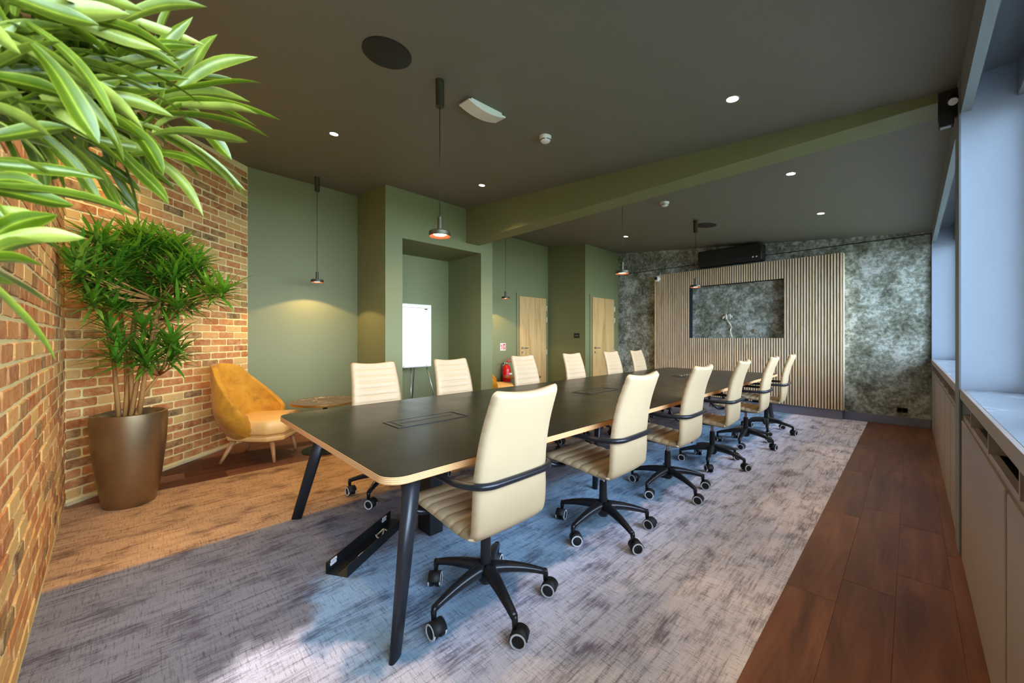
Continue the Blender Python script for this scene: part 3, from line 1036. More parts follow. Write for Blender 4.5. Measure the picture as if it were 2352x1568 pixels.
# ------------------------------------------------------------------ office chair
def shell(prof, wfun, tfun, ribs, name, mat, bow=.0, N=90, Mw=14, topdip=0.0):
    """prof(t)->(x,z) centre line; builds a padded strip; front side is +normal (ribbed)"""
    V, F = [], []
    ring = None
    for i in range(N + 1):
        t = i / N
        x, z = prof(t)
        e = 1e-3
        xa, za = prof(max(0, t - e)); xb, zb = prof(min(1, t + e))
        tx, tz = xb - xa, zb - za
        L = math.hypot(tx, tz) or 1
        tx, tz = tx / L, tz / L
        nx, nz = -tz, tx      # padded (sitting) side
        w = wfun(t) / 2; th = tfun(t)
        endf = min(1, min(t, 1 - t) / .02)
        endr = math.sqrt(max(0, 1 - (1 - endf) ** 2))
        ring = []
        K = Mw
        for k in range(K + 1):        # front side from -w to +w
            s = -1 + 2 * k / K
            edge = math.sqrt(max(0, 1 - abs(s) ** 8))
            rb = ribs(t) * (1 - abs(s) ** 6) if ribs else 0
            ring.append((s, (th * .55 * edge * max(endr, .15)) + rb * edge * endr))
        for k in range(1, K):
            s = 1 - 2 * k / K
            edge = math.sqrt(max(0, 1 - abs(s) ** 8))
            ring.append((s, -th * .45 * edge * max(endr, .15)))
        for s, o in ring:
            ww = w * (1 - .04 * (1 - endr))
            b = bow(t) * (s * s) if callable(bow) else 0.0
            dz = -topdip * (1 - s * s) * max(0, (t - .75) / .25) ** 2
            V.append((x + nx * (o + b), s * ww, z + nz * (o + b) + dz))
    R = len(ring)
    for i in range(N):
        for k in range(R):
            a = i * R + k; b = i * R + (k + 1) % R
            F.append((a, b, b + R, a + R))
    F.append(tuple(reversed(range(R)))); F.append(tuple(range(N * R, N * R + R)))
    return fixn(mesh(name, V, F, mat, True))


def interp(pts):
    P = [Vector((a, b)) for a, b in pts]
    P = fillet([(p.x, p.y, 0) for p in P], .10, 8)
    Ls = [0]
    for a, b in zip(P[:-1], P[1:]): Ls.append(Ls[-1] + (b - a).length)
    def fn(t):
        s = t * Ls[-1]
        for i in range(len(P) - 1):
            if s <= Ls[i + 1] or i == len(P) - 2:
                q = (s - Ls[i]) / max(1e-9, Ls[i + 1] - Ls[i])
                p = P[i].lerp(P[i + 1], q)
                return p.x, p.y
    return fn, Ls[-1]


CASTER = [math.radians(v) for v in (88, 49, -32, -188, 116)]


def chair_parts():
    t = thing('office_chair', '', 'office chair', (0, 0, 0))
    # seat: from front edge back to crease ; +normal must be up => travel from back to front gives nx=-tz.. choose front->back: t=(1,0) n=(0,1)
    fs, Lsn = interp([(-.335, .425), (-.315, .468), (-.10, .452), (.10, .430), (.175, .435)])
    rs = lambda t_: -.007 * max(0, 1 - abs(((t_ * 9) % 1) - .5) / .5) ** .0 if False else -.012 * (abs(math.cos(PI * (t_ * 8.0 + .2))) ** 9) * (1 if .06 < t_ < .86 else 0)
    ob('seat', shell(fs, lambda q: .47 - .03 * max(0, (.15 - q) / .15), lambda q: .048, rs, 'seat', m_leather, bow=lambda q: .006, N=80), t)
    fb, _ = interp([(.10, .425), (.185, .440), (.205, .56), (.215, .72), (.245, .88), (.310, 1.058)])
    rb = lambda q: -.0075 * (abs(math.cos(PI * (q * 12.0))) ** 8) * (1 if .12 < q < .93 else 0)
    ob('backrest', shell(fb, lambda q: (.462 - .058 * max(0, (q - .25) / .75) ** 1.2) * (1 - .16 * max(0, (.13 - q) / .13) ** 2.2) * (1 - .07 * max(0, (q - .965) / .035) ** 2), lambda q: .052 - .002 * q, rb, 'backrest', m_leather, bow=lambda q: .024 * min(1, q * 2.5), N=110, topdip=.010), t)
    W = .262
    top = .668
    path = [(-.20, -.16, .425), (-.24, -W, .43), (-.325, -W, .50), (-.335, -W, top), (.14, -W + .004, top), (.245, -W + .06, top + .002), (.252, 0, top + .003),
            (.245, W - .06, top + .002), (.14, W - .004, top), (-.335, W, top), (-.325, W, .50), (-.24, W, .43), (-.20, .16, .425)]
    ob('armrest', tube('armrest', fillet(path, .060, 6), .0155, m_black, 12), t, label='black tubular arm loop wrapping behind the backrest')
    ob('seat_plate', box('seat_plate', -.15, .10, -.10, .10, .395, .425, m_black, .008, 2), t)
    ob('gas_lift', lathe('gas_lift', [(0, .25), (.013, .25), (.013, .40), (0, .40)], m_chrome, 16), t, label='chrome gas lift rod')
    ob('column', lathe('column', [(0, .13), (.028, .13), (.027, .20), (.0245, .30), (.022, .325), (0, .325)], m_black, 20), t)
    ob('hub', lathe('hub', [(0, .095), (.030, .095), (.045, .12), (.046, .15), (.034, .17), (0, .172)], m_black, 24), t)
    # legs
    Lg = .30
    V, F = [], []
    n = 10
    for i in range(n + 1):
        q = i / n
        x = .025 + (Lg - .025) * q
        z = .172 - .046 * q * q - .004 * q
        w = .042 - .024 * q ** .8
        h = .064 - .034 * q
        for a in range(10):
            an = 2 * PI * a / 10
            V.append((x, w * math.cos(an) * (1 if math.sin(an) > 0 else .75), z - .012 + h * .5 * math.sin(an)))
    for i in range(n):
        for a in range(10):
            p = i * 10 + a; q2 = i * 10 + (a + 1) % 10
            F.append((p, p + 10, q2 + 10, q2))
    F.append(tuple(range(10))); F.append(tuple(reversed(range(n * 10, n * 10 + 10))))
    st = tube_data([(Lg - .006, 0, .122), (Lg, 0, .10), (Lg, 0, .066)], [.014, .014, .011], 10)
    v2, f2 = join_data([(V, F), st])
    lm = fixn(mesh('leg', v2, f2, m_black, True))
    def disc(y0, y1, r, seg=20):
        prof = [(0, y0), (r * .9, y0), (r, y0 + .15 * (y1 - y0)), (r, y1 - .15 * (y1 - y0)), (r * .9, y1), (0, y1)]
        v, f = lathe_data(prof, seg)
        return [(x, z, y) for x, y, z in v], f
    v, f = join_data([disc(-.024, -.006, .0265), disc(.006, .024, .0265)])
    v = [(x + .016, y, z + .0268) for x, y, z in v]
    hood = []
    hn = 12
    hv, hf = [], []
    for s in (-.025, .025):
        for i in range(hn + 1):
            a = math.radians(10 + 170 * i / hn)
            hv.append((.016 + .031 * math.cos(a), s * .99, .0268 + .031 * math.sin(a)))
    for i in range(hn):
        hf.append((i, i + 1, i + 2 + hn, i + 1 + hn))
    # give the hood thickness
    hv2 = hv + [(.016 + (x - .016) * .9, y, .0268 + (z - .0268) * .9) for x, y, z in hv]
    k0 = len(hv)
    hf2 = hf + [tuple(i + k0 for i in reversed(q)) for q in hf]
    for i in range(hn):
        hf2 += [(i, i + 1, i + 1 + k0, i + k0), (i + hn + 1, i + hn + 2, i + hn + 2 + k0, i + hn + 1 + k0)]
    v, f = join_data([(v, f), (hv2, hf2)])
    cm = fixn(mesh('caster', v, f, m_rubber, True))
    # wheel trim rings, one per wheel
    rms = []
    for s in (-.0248, .0248):
        rv, rf = [], []
        m = 24
        for i in range(m):
            a = 2 * PI * i / m
            for r in (.0212, .0272):
                rv.append((.016 + r * math.cos(a), s * 1.05, .0283 + r * math.sin(a)))
            for r in (.0272, .0212):
                rv.append((.016 + r * math.cos(a), s * .80, .0283 + r * math.sin(a)))
        for i in range(m):
            j = (i + 1) % m
            for k in range(4):
                k2 = (k + 1) % 4
                rf.append((i * 4 + k, j * 4 + k, j * 4 + k2, i * 4 + k2))
        rms.append(fixn(mesh('wheel_trim', rv, rf, m_ring, False)))
    sw = random.Random(3)
    for k in range(5):
        a = math.radians(-88 + 72 * k)
        ob('leg', lm, t, (0, 0, 0), (0, 0, a))
        c = ob('caster', cm, t, (Lg * math.cos(a), Lg * math.sin(a), 0), (0, 0, a + CASTER[k]))
        c.scale = (1.26, 1.26, 1.26)
        for rm in rms: ob('wheel_trim', rm, c, label='pale ring round the dark wheel')
    return t



ch0 = chair_parts()
index_kids(ch0)
RIGHT = [(-1.43, 1.19, 0, 'cream leather office chair nearest the camera on the window side of the table'),
         (-1.42, 2.20, 1, 'cream office chair on the window side, second from the camera'),
         (-1.42, 3.18, 1.5, 'cream office chair on the window side, third from the camera'),
         (-1.40, 4.17, 3, 'cream office chair on the window side, fourth from the camera'),
         (-1.37, 5.20, 3, 'cream office chair on the window side, second from the slatted panel'),
         (-1.36, 6.10, 5, 'cream office chair on the window side, last before the slatted panel')]
LEFT = [(-3.0, 1.44, -1, 'cream office chair nearest the armchair on the door side of the table'),
        (-3.0, 2.26, 0, 'cream office chair in front of the flip chart alcove'),
        (-3.0, 3.32, 1, 'cream office chair before the fire extinguisher and first door'),
        (-3.0, 4.29, 0, 'cream office chair before the dark return wall between the doors'),
        (-3.0, 5.29, -1, 'cream office chair in front of the second door'),
        (-3.0, 6.10, 0, 'cream office chair on the door side closest to the mottled wallpaper')]
first = True
for (row, base, spin0) in ((RIGHT, 0, 0), (LEFT, PI, 0)):
    for i, (x, y, dg, lb) in enumerate(row):
        o = ch0 if first else copy_tree(ch0)
        first = False
        o.location = (x, y, 0)
        o.rotation_euler = (0, 0, base + math.radians(dg))
        o['label'] = lb
        o['group'] = 'cream office chairs around the conference table'
        spin = {0: 0}.get(i, random.uniform(-12, 12)) if base == 0 else (-90 + 18 if i == 0 else random.uniform(-30, 30))
        if o is not ch0:
            spin = math.radians(spin)
            for c in [q for q in o.children if q.name.startswith(('leg', 'caster'))]:
                R = Matrix.Rotation(spin, 4, 'Z')
                c.location = R @ c.location
                c.rotation_euler.z += spin + (random.uniform(-1, 1) if c.name.startswith('caster') else 0)

# ------------------------------------------------------------------ armchair
def armchair_parts():
    t = thing('armchair', '', 'armchair')
    # shell: theta around, v up. local +y = forward
    NT, NV = 32, 14
    V = []
    def pt(th, v):
        a = abs(th) / math.radians(112)
        ztop = 1.0 - .02 * min(1, a / .42) ** 2 - (.49 * ((a - .42) / .58) ** .95 if a > .42 else 0)
        z0 = .225
        z = z0 + (ztop - z0) * v
        h = (z - z0) / .78
        rx = .235 + .16 * math.sin(min(1, h / .42) * PI / 2) - .115 * max(0, (h - .40) / .60) ** 1.1
        ry = .235 + .07 * math.sin(min(1, h / .4) * PI / 2) + .02 * h
        yo = -.02 - .10 * h
        x = rx * math.sin(th) * (1 + .06 * a)
        y = yo - ry * math.cos(th) + .04 * a * a
        return Vector((x, y, z))
    for i in range(NT + 1):
        th = math.radians(-112 + 224 * i / NT)
        for j in range(NV + 1):
            V.append(pt(th, j / NV))
    F = []
    for i in range(NT):
        for j in range(NV):
            a = i * (NV + 1) + j
            F.append((a, a + NV + 1, a + NV + 2, a + 1))
    me = mesh('back_shell', V, F, m_velvet, True)
    bm = bmesh.new(); bm.from_mesh(me)
    bmesh.ops.recalc_face_normals(bm, faces=bm.faces)
    bmesh.ops.solidify(bm, geom=bm.faces[:], thickness=.055)
    bm.to_mesh(me); bm.free()
    me.polygons.foreach_set('use_smooth', [True] * len(me.polygons))
    o = ob('back_shell', me, t, label='mustard velvet shell back with low wrapping sides')
    md = o.modifiers.new('b', 'BEVEL'); md.width = .018; md.segments = 3; md.limit_method = 'ANGLE'; md.angle_limit = math.radians(50)
    # cushion: rounded polygon, flared at the front
    out = [(-.24, -.20), (.24, -.20), (.31, .05), (.335, .26), (.24, .40), (-.24, .40), (-.335, .26), (-.31, .05)]
    def cushion(name, out, z0, z1, mat, bev, crown=0):
        P = [Vector((x, y, 0)) for x, y in out]
        n = len(P)
        v = [(p.x * .97, p.y * .97, z0) for p in P] + [(p.x, p.y, (z0 + z1) / 2 + .01) for p in P] + [(p.x * .96, p.y * .96, z1) for p in P]
        f = [tuple(reversed(range(n))), tuple(range(2 * n, 3 * n))]
        for r in (0, 1):
            f += [(r * n + i, r * n + (i + 1) % n, (r + 1) * n + (i + 1) % n, (r + 1) * n + i) for i in range(n)]
        me = mesh(name, v, f, mat, True)
        bm = bmesh.new(); bm.from_mesh(me)
        bmesh.ops.bevel(bm, geom=[e for e in bm.edges if e.calc_face_angle(0) > .3], offset=bev, segments=4, profile=.5, affect='EDGES')
        bm.to_mesh(me); bm.free()
        me.polygons.foreach_set('use_smooth', [True] * len(me.polygons))
        return me
    ob('seat_cushion', cushion('seat_cushion', out, .295, .445, m_seatleather, .03), t, label='pale tan leather seat cushion with angled front')
    ob('seat_frame', cushion('seat_frame', [(x * .93, y * .95) for x, y in out], .225, .292, m_seatleather, .016), t)
    for x, y, fx, fy in ((-.20, .24, -.235, .285), (.20, .24, .235, .285), (-.16, -.14, -.225, -.245), (.16, -.14, .225, -.245)):
        v, f = tube_data([(fx, fy, 0), (fx * .7 + x * .3, fy * .7 + y * .3, .07), (x, y, .235)], [.014, .018, .027], 14)
        ob('leg', mesh('leg', v, f, m_legwood, True), t)
    return t


ac1 = armchair_parts()
ac1.location = (-4.86, .86, 0)
ac1.rotation_euler = (0, 0, math.atan2(-.62, .78))
ac1['label'] = 'mustard velvet armchair with tan seat against the brick wall'
ac1['group'] = 'mustard armchairs by the wall'
index_kids(ac1)
ac2 = copy_tree(ac1)
ac2.location = (-5.25, 4.51, 0)
ac2.rotation_euler = (0, 0, math.radians(-40))
ac2['label'] = 'mustard armchair mostly hidden behind the alcove wall, tan seat tip showing'

# ------------------------------------------------------------------ coffee tables
def coffee():
    t = thing('coffee_table', '', 'coffee table')
    r = .35
    ob('tabletop', lathe('tabletop', [(0, .538), (r - .004, .538), (r - .004, .5605), (0, .5605)], m_brownmarble, 56), t)
    ob('edge_band', lathe('edge_band', [(r - .0035, .536), (r, .536), (r + .001, .548), (r, .560), (r - .0035, .560)], m_brass, 56), t, label='brass edge band')
    ob('stem', lathe('stem', [(0, .01), (.03, .012), (.025, .03), (.025, .50), (.09, .53), (.09, .538), (0, .538)], m_blackmat, 24), t)
    ob('base', lathe('base', [(0, 0), (.235, 0), (.24, .006), (.22, .012), (0, .014)], m_blackmat, 48), t)
    ob('screw', lathe('screw', [(0, .50), (.010, .50), (.010, .536), (0, .536)], m_chrome, 10), t, (.115, -.06, 0))
    return t
c1 = coffee(); c1.location = (-4.64, 1.47, 0)
c1['label'] = 'round brown veined marble coffee table beside the armchair'; c1['group'] = 'round coffee tables'
index_kids(c1)
c2 = copy_tree(c1); c2.location = (-5.05, 5.10, 0)
c2['label'] = 'round coffee table in front of the fire extinguisher'

# ------------------------------------------------------------------ flip chart
fc = thing('flip_chart', 'white flip chart board on a thin tripod stand in the alcove', 'flip chart', (-5.33, 3.02, 0), 0)
tl = math.radians(6)
def tiltp(x, y, z):   # lean back (towards -x) with height
    return (x - (z - .8) * math.tan(tl), y, z)
bd = box('board', -.012, .012, -.27, .27, .82, 1.80, m_white, .003, 1)
b_ = ob('board', bd, fc, (.0, 0, 0))
ob('paper_pad', box('paper_pad', .012, .018, -.25, .25, .86, 1.755, simple('flip_paper', S(246, 244, 226), .7), .001, 1), fc)
ob('clamp_bar', box('clamp_bar', .012, .030, -.255, .255, 1.745, 1.785, m_steel, .004, 1), fc, label='grey clamp bar')
ob('pen_tray', box('pen_tray', .012, .05, -.24, .24, .82, .832, m_steel, .002, 1), fc)
ob('name_mark', box('name_mark', .0305, .032, .14, .19, 1.72, 1.735, m_cabdark), fc)
for (a, b) in (((0.0, -.08, .83), (.05, -.12, 0)), ((0.0, .17, .9), (.05, .40, 0)), ((-.03, .05, 1.6), (-.33, .10, 0)), ((0.0, -.2, .9), (.05, -.38, 0))):
    ob('leg', tube('leg', [a, b], .010, m_steel, 10), fc)

# ------------------------------------------------------------------ fire extinguisher
fe = thing('fire_extinguisher', 'red fire extinguisher on the wall behind the small round table', 'fire extinguisher', (-5.62, 5.22, .17))
ob('cylinder', lathe('cylinder', [(0, .0), (.07, .0), (.085, .02), (.088, .06), (.088, .46), (.075, .52), (.04, .555), (.022, .57), (0, .57)], m_red, 32), fe)
ob('label_plate', lathe('label_plate', [(.0885, .10), (.089, .105), (.089, .20), (.0885, .205)], simple('label_text', S(226, 120, 120), .5), 32), fe, label='pale printed label band')
ob('label_plate', box('label_plate', .05, .0885, -.01, .07, .33, .40, m_white, .001, 1), fe, label='white printed label')
ob('valve', mesh('valve', *join_data([lathe_data([(0, .565), (.02, .565), (.02, .60), (.012, .62), (0, .62)], 14), tube_data([(0, 0, .60), (0, -.07, .60)], .011, 10)]), m_steel, True), fe)
ob('handle', mesh('handle', *join_data([tube_data([(0, 0, .62), (0, .06, .665), (0, .15, .70)], .009, 8), tube_data([(0, 0, .615), (0, .07, .625), (0, .14, .62)], .008, 8)]), m_red, True), fe)
ob('hose', tube('hose', fillet([(0, -.07, .60), (0, -.135, .57), (.0, -.15, .40), (0, -.14, .22), (0, -.11, .10)], .08, 6), .010, m_rubber, 10), fe, label='black discharge hose')
ob('wall_bracket', box('wall_bracket', -.13, -.06, -.03, .03, .30, .36, m_blackmat), fe)

# ------------------------------------------------------------------ cable tray on the floor
tr_ = thing('cable_tray', 'black U-shaped cable tray lying open on the carpet by the near table leg', 'cable tray', (-2.13, .733, 0), math.atan2(.505, -.325) )
L_ = .64
v, f = join_data([box_data(0, L_, -.068, .068, .001, .004), box_data(0, L_, -.068, -.065, .004, .062), box_data(0, L_, .065, .068, .004, .062)])
ob('channel', mesh('channel', v, f, m_blackmat), tr_)
for x, s in ((.05, 1), (.55, 1), (.12, -1)):
    ob('clip', mesh('clip', *join_data([box_data(x - .022, x + .022, s * .060 - .003, s * .060 + .003, .030, .044), box_data(x - .018, x + .026, s * .060 - .003, s * .060 + .003, .047, .058)]), m_ring), tr_, label='white clip sticker')
ob('parts_bag', None, tr_) if False else None
v, f = join_data([tube_data([(.43 + .05 * math.cos(a), .03 * math.sin(a), .012 + .008 * math.sin(3 * a)) for a in [k * PI / 5 for k in range(10)]], .005, 6, closed=True),
                  tube_data([(.40, -.02, .01), (.45, .0, .022), (.49, .02, .012)], .005, 6)])
pb = tag(ob('screw_bag', mesh('screw_bag', v, f, m_light, True), None, (-2.13, .733, 0), (0, 0, math.atan2(.505, -.325))), 'small pale bag of fixings lying inside the black cable tray', 'bag')

# ------------------------------------------------------------------ potted plant
def leaf_data(L, W, droop, segs=5, fold=.25, up=0.0):
    """along +Y, +Z up"""
    V, F = [], []
    for i in range(segs + 1):
        q = i / segs
        y = L * (q - .12 * droop * q * q)
        z = L * (up * q - droop * q * q)
        w = W / 2 * (math.sin(PI * min(1, (q * .92 + .10))) ** .8) * (1 if q < 1 else 0.02)
        V += [(-w, y, z + w * fold), (0, y, z), (w, y, z + w * fold)]
    for i in range(segs):
        for k in (0, 1):
            a = i * 3 + k
            F.append((a, a + 1, a + 4, a + 3))
    return V, F


POT = Vector((-4.19, -.10, 0))
LAT = Vector((.691, .7229, 0)); DEP = Vector((-.7229, .691, 0))
pp = thing('potted_plant', 'tall bushy dracaena in a bronze pot standing in the brick corner', 'plant', tuple(POT))
ob('pot', lathe('pot', [(0, 0), (.145, 0), (.150, .006), (.185, .20), (.212, .45), (.220, .62), (.218, .70), (.205, .703), (.200, .695), (.198, .64), (0, .63)], m_pot, 56), pp, label='tapered bronze metallic pot')
ob('soil', lathe('soil', [(0, .655), (.199, .65), (.199, .64), (0, .64)], m_soil, 40), pp)
ROS = [(-0.21, 2.0), (0.08, 2.01), (0.3, 1.97), (0.38, 1.97), (-0.38, 1.93), (-0.32, 1.79), (-0.14, 1.95), (-0.03, 1.89), (0.33, 1.78), (0.49, 1.8), (0.41, 1.73), (0.56, 1.69), (0.65, 1.59), (0.49, 1.56), (0.07, 1.73), (-0.12, 1.72), (-0.21, 1.62), (-0.06, 1.53), (0.16, 1.57), (0.04, 1.65), (0.25, 1.59), (0.36, 1.51), (0.28, 1.42), (0.1, 1.35), (0.17, 1.24), (0.32, 1.24), (0.37, 1.15), (-0.25, 1.85), (0.2, 1.87), (-0.08, 1.79), (-0.23, 1.73), (0.1, 1.83), (0.23, 1.73), (-0.44, 1.78), (-0.14, 1.51), (-0.15, 1.33), (-0.08, 1.2), (0.17, 1.97), (-0.01, 2.01), (0.45, 1.87), (-0.11, 1.1), (0.07, 1.15), (0.16, 1.12), (0.3, 1.18), (0.32, 1.11), (0.13, 1.07)]
rl = random.Random(21)
lm_pool = [mesh('leaf', *leaf_data(.175 + .013 * k, .022, .18 + .07 * (k % 3)), m_leafd, True) for k in range(6)]
lm_data = [leaf_data(.175 + .013 * k, .022, .18 + .07 * (k % 3), segs=4) for k in range(6)]
stems = [(-.14, 1.50, -.06), (-.06, 1.62, -.03), (.0, 1.45, .05), (.07, 1.66, 0), (.20, 1.42, .04), (.28, 1.56, -.05), (.15, .98, .08)]
stemd = []
tops = []
for k, (u, z, w) in enumerate(stems):
    b0 = Vector(((k - 3) * .015, (k % 2) * .03 - .015 + (k - 3) * .015, .64))
    tp = LAT * u + DEP * w + Vector((0, 0, z))
    mid = b0.lerp(tp, .5) + Vector((rl.uniform(-.02, .02), rl.uniform(-.02, .02), 0)) - LAT * .02 * (1 if u > .05 else -.3)
    pts = [b0, b0.lerp(mid, .5), mid, mid.lerp(tp, .5) + Vector((rl.uniform(-.01, .01), rl.uniform(-.01, .01), 0)), tp]
    ob('stem', tube('stem', pts, [.018, .015, .013, .012, .009], m_bark, 10), pp)
    tops.append(tp)
nleaf = 0
js = []
twigs = []
cand = []
def inside(p):
    return p.x + p.y > -4.865 and p.y > -.43 + (p.x + 4.43) * .049
extra = [(u + rl.uniform(-.09, .09), z + rl.uniform(-.09, .05)) for u, z in ROS if z > 1.5]
for (u, z) in ROS + extra:
    w = rl.uniform(-.16, .16)
    if u < -.05:
        w = -.12 - abs(u) * .95
    d_ = 2.95 + w
    u = (u - 2.985) / 2.95 * d_ + 2.985 * 1.0
    z = H + (z - H) * d_ / 2.95
    c = LAT * u + DEP * w + Vector((0, 0, z))
    src = min(tops, key=lambda q: (q - c).length + (.5 if q.z > c.z else 0))
    mid = src.lerp(c, .55) + Vector((0, 0, -.03)) + Vector((rl.uniform(-.02, .02), rl.uniform(-.02, .02), 0))
    twigs.append(tube_data([src, mid, c], [.0085, .006, .004], 7))
    axis = (c - src).normalized() * .6 + Vector((0, 0, .75)) - DEP * .15
    axis.normalize()
    q0 = axis.to_track_quat('Y', 'Z')
    n = 34
    for i in range(n):
        hgt = i / n
        ang = i * 2.399
        el = math.radians(5 + 70 * hgt)           # 0=perpendicular, 90 = along axis
        d = Vector((math.cos(ang) * math.cos(el), math.sin(el), math.sin(ang) * math.cos(el)))
        base = c + axis * (.07 * hgt - .05)
        dd = (q0 @ d)
        dd = dd.lerp(Vector((dd.x, dd.y, abs(dd.z) * .5)), .3).normalized()
        rotq = dd.to_track_quat('Y', 'Z')
        k = rl.randrange(6); s = rl.uniform(.8, 1.15)
        if not inside(POT + base + dd * .17 * s) or not inside(POT + base): continue
        cand.append((-(dd.dot(DEP)) * .3 - w + rl.uniform(0, .1), base, rotq, k, s))
cand.sort(key=lambda q: -q[0])
for i, (_, base, rq, k, s) in enumerate(cand):
    if i < 300:
        o = ob('leaf', lm_pool[k], pp); o.location = base; o.rotation_mode = 'QUATERNION'; o.rotation_quaternion = rq; o.scale = (s, s, s)
    else:
        Mx = Matrix.Translation(base) @ rq.to_matrix().to_4x4() @ Matrix.Scale(s, 4)
        js.append(([Mx @ Vector(p) for p in lm_data[k][0]], lm_data[k][1]))
v, f = join_data(js)
o = ob('foliage', mesh('foliage', v, f, m_leafd, True), pp); o['kind'] = 'stuff'
v, f = join_data(twigs)
ob('twigs', mesh('twigs', v, f, m_bark, True), pp)['kind'] = 'stuff'

# ------------------------------------------------------------------ foreground plant (stands just left of the camera, pot out of view)
FG = [((-0.862, -0.005, 1.645), (-0.845, 0.187, 1.705)), ((-0.858, 0.0, 1.638), (-0.861, 0.17, 1.666)), ((-0.862, -0.005, 1.663), (-0.846, 0.157, 1.757)), ((-0.875, 0.011, 1.679), (-0.829, 0.146, 1.796)), ((-0.865, 0.021, 1.657), (-0.902, 0.098, 1.848)), ((-0.849, -0.02, 1.626), (-0.842, 0.132, 1.554)), ((-0.854, -0.025, 1.619), (-0.829, 0.117, 1.54)), ((-0.873, -0.044, 1.613), (-0.845, 0.071, 1.491)), ((-0.877, -0.049, 1.606), (-0.837, 0.022, 1.496)), ((-0.795, -0.036, 1.604), (-0.757, 0.019, 1.521)), ((-0.871, 0.044, 1.661), (-0.886, 0.116, 1.617)), ((-0.862, -0.005, 1.652), (-0.886, 0.144, 1.741)), ((-0.835, -0.005, 1.619), (-0.901, 0.157, 1.706)), ((-0.849, -0.02, 1.654), (-0.853, 0.063, 1.789)), ((-0.849, -0.02, 1.661), (-0.809, 0.051, 1.804)), ((-0.739, -0.049, 1.689), (-0.715, 0.063, 1.766)), ((-0.822, -0.063, 1.742), (-0.819, 0.069, 1.772)), ((-0.767, -0.078, 1.689), (-0.766, 0.039, 1.681)), ((-0.862, -0.005, 1.666), (-0.918, -0.005, 1.819)), ((-0.848, 0.01, 1.652), (-0.878, 0.008, 1.766)), ((-0.858, -0.03, 1.647), (-0.892, -0.036, 1.765)), ((-0.694, -0.118, 1.614), (-0.695, -0.004, 1.551)), ((-0.733, -0.115, 1.632), (-0.715, -0.025, 1.534)), ((-0.68, -0.132, 1.525), (-0.655, -0.077, 1.502)), ((-0.642, -0.092, 1.589), (-0.676, -0.042, 1.514)), ((-0.71, -0.135, 1.618), (-0.672, -0.052, 1.581)), ((-0.786, -0.099, 1.557), (-0.797, -0.023, 1.532)), ((-0.778, -0.091, 1.551), (-0.814, -0.041, 1.494)), ((-0.772, -0.156, 1.483), (-0.747, -0.087, 1.488)), ((-0.772, -0.156, 1.524), (-0.74, -0.079, 1.513)), ((-0.724, -0.149, 1.441), (-0.698, -0.064, 1.44)), ((-0.68, -0.132, 1.378), (-0.659, -0.053, 1.396)), ((-0.686, -0.139, 1.36), (-0.651, -0.073, 1.417)), ((-0.689, -0.142, 1.351), (-0.657, -0.08, 1.383)), ((-0.689, -0.142, 1.36), (-0.661, -0.083, 1.359)), ((-0.861, -0.177, 1.357), (-0.896, -0.142, 1.355)), ((-0.714, -0.139, 1.426), (-0.708, -0.089, 1.411)), ((-0.755, -0.153, 1.459), (-0.735, -0.089, 1.463)), ((-0.754, -0.137, 1.586), (-0.747, -0.058, 1.574)), ((-0.687, -0.111, 1.647), (-0.707, -0.016, 1.7)), ((-0.722, -0.104, 1.694), (-0.695, -0.004, 1.711)), ((-0.79, -0.103, 1.637), (-0.798, 0.005, 1.661)), ((-0.81, -0.124, 1.609), (-0.816, -0.014, 1.694)), ((-0.81, -0.094, 1.61), (-0.811, 0.02, 1.674)), ((-0.673, -0.125, 1.643), (-0.676, -0.042, 1.656)), ((-0.786, -0.099, 1.574), (-0.775, 0.0, 1.565)), ((-0.797, -0.081, 1.622), (-0.828, 0.031, 1.638)), ((-0.725, -0.108, 1.663), (-0.723, -0.033, 1.649)), ((-0.714, -0.139, 1.594), (-0.702, -0.068, 1.656)), ((-0.786, -0.099, 1.609), (-0.817, -0.059, 1.698)), ((-0.774, -0.087, 1.586), (-0.782, -0.023, 1.66)), ((-0.835, -0.077, 1.616), (-0.818, 0.041, 1.737)), ((-0.826, -0.068, 1.673), (-0.833, 0.026, 1.787)), ((-0.714, -0.139, 1.575), (-0.702, -0.068, 1.567)), ((-0.714, -0.139, 1.494), (-0.713, -0.066, 1.535))]
FP = Vector((-1.02, -.62, 0))
fp = thing('foreground_plant', 'large plant whose long pale green leaves reach in close to the camera', 'plant', tuple(FP))
ob('pot', lathe('pot', [(0, 0), (.145, 0), (.185, .20), (.22, .62), (.218, .70), (.20, .70), (.198, .64), (0, .63)], m_pot, 32), fp)
rf = random.Random(5)
trunks = [Vector((-.86, -.02, 1.64)), Vector((-.72, -.125, 1.60)), Vector((-.70, -.15, 1.40)), Vector((-.80, -.09, 1.72))]
for k, tp in enumerate(trunks):
    p0 = FP + Vector((.03 * (k - 1.5), 0, .64))
    back = tp + Vector((-.14, -.17, -.03))
    path = [p0, p0.lerp(back, .6) + Vector((-.03, -.04, .1)), back, tp + Vector((-.07, -.085, -.01)), tp]
    ob('stem', tube('stem', [p - FP for p in path], [.02, .016, .012, .008, .005], m_bark, 10), fp)


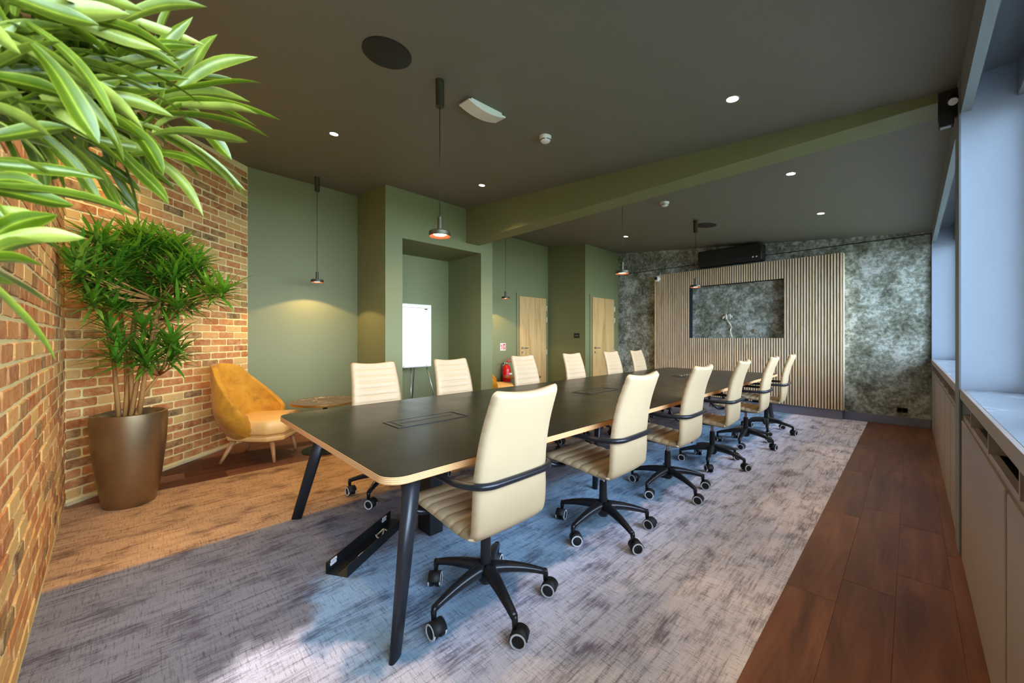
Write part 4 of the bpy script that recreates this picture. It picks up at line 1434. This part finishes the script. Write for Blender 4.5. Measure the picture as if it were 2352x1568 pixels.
def fg_leaf(b, t, W, arch, roll):
    b = Vector(b); t = Vector(t)
    d = t - b; L = d.length; d.normalize()
    side = d.cross(Vector((.62, -.1, -.75)))
    if side.length < .1: side = Vector((1, 0, 0))
    side.normalize()
    side.rotate(Matrix.Rotation(roll, 3, d))
    up = d.cross(side).normalized()
    sag = Vector((0, 0, 1)) - d * d.z
    V, F = [], []
    n = 12
    for i in range(n + 1):
        q = i / n
        c = b + d * L * q + (sag * .8 + up * .3) * (arch * L * 4 * q * (1 - q)) + side * (L * .03 * math.sin(q * 5 + roll * 9))
        w = W / 2 * ((math.sin(PI * min(1, q * .62 + .08)) if q < .68 else (math.sin(PI * .5016) * (1 - ((q - .68) / .32) ** 1.6))) ** .9 if q < .999 else .01)
        V += [c - side * w + up * w * .45, c - side * w * .5 + up * w * .14, c, c + side * w * .5 + up * w * .14, c + side * w + up * w * .45]
    for i in range(n):
        for k in range(4):
            a = i * 5 + k
            F.append((a, a + 1, a + 6, a + 5))
    return [p - FP for p in V], F


def leaf_uv(me):
    uv = me.uv_layers.new(name='UVMap')
    for lp in me.loops:
        i = lp.vertex_index
        uv.data[lp.index].uv = ((i % 5) / 4, (i // 5) / 12)
    return me


for b, t in FG:
    v, f = fg_leaf(b, t, .0185 + rf.uniform(-.003, .005), rf.uniform(.03, .13), rf.uniform(-.7, .7))
    ob('leaf', leaf_uv(mesh('leaf', v, f, m_leafl, True)), fp)
deep = []
for i in range(560):
    tp = rf.choice(trunks[:2] + trunks[:2] + trunks)
    b = tp + Vector((rf.uniform(-.06, .03), rf.uniform(-.10, .03), rf.uniform(-.07, .09)))
    d = Vector((rf.gauss(-.15, .6), rf.gauss(.25, .6), rf.gauss(.1, .6))).normalized()
    if i >= 240:
        b += Vector((-.05, -.02, .02))
        if d.y > .55: continue
    t = b + d * rf.uniform(.09, .17)
    if t.length and (t - Vector((0, 0, H))).length < .52: continue
    if t.y < -.27 or b.y < -.27: continue
    v, f = fg_leaf(b, t, .0165 + rf.uniform(-.003, .004), rf.uniform(.03, .14), rf.uniform(-1.2, 1.2))
    if i < 240:
        ob('leaf', leaf_uv(mesh('leaf', v, f, m_leafl, True)), fp)
    else:
        deep.append((v, f))
v, f = join_data(deep)
me = mesh('foliage', v, f, m_leafl, True)
uvl = me.uv_layers.new(name='UVMap')
for lp in me.loops:
    i = lp.vertex_index % 65
    uvl.data[lp.index].uv = ((i % 5) / 4, (i // 5) / 12)
ob('foliage', me, fp)['kind'] = 'stuff'
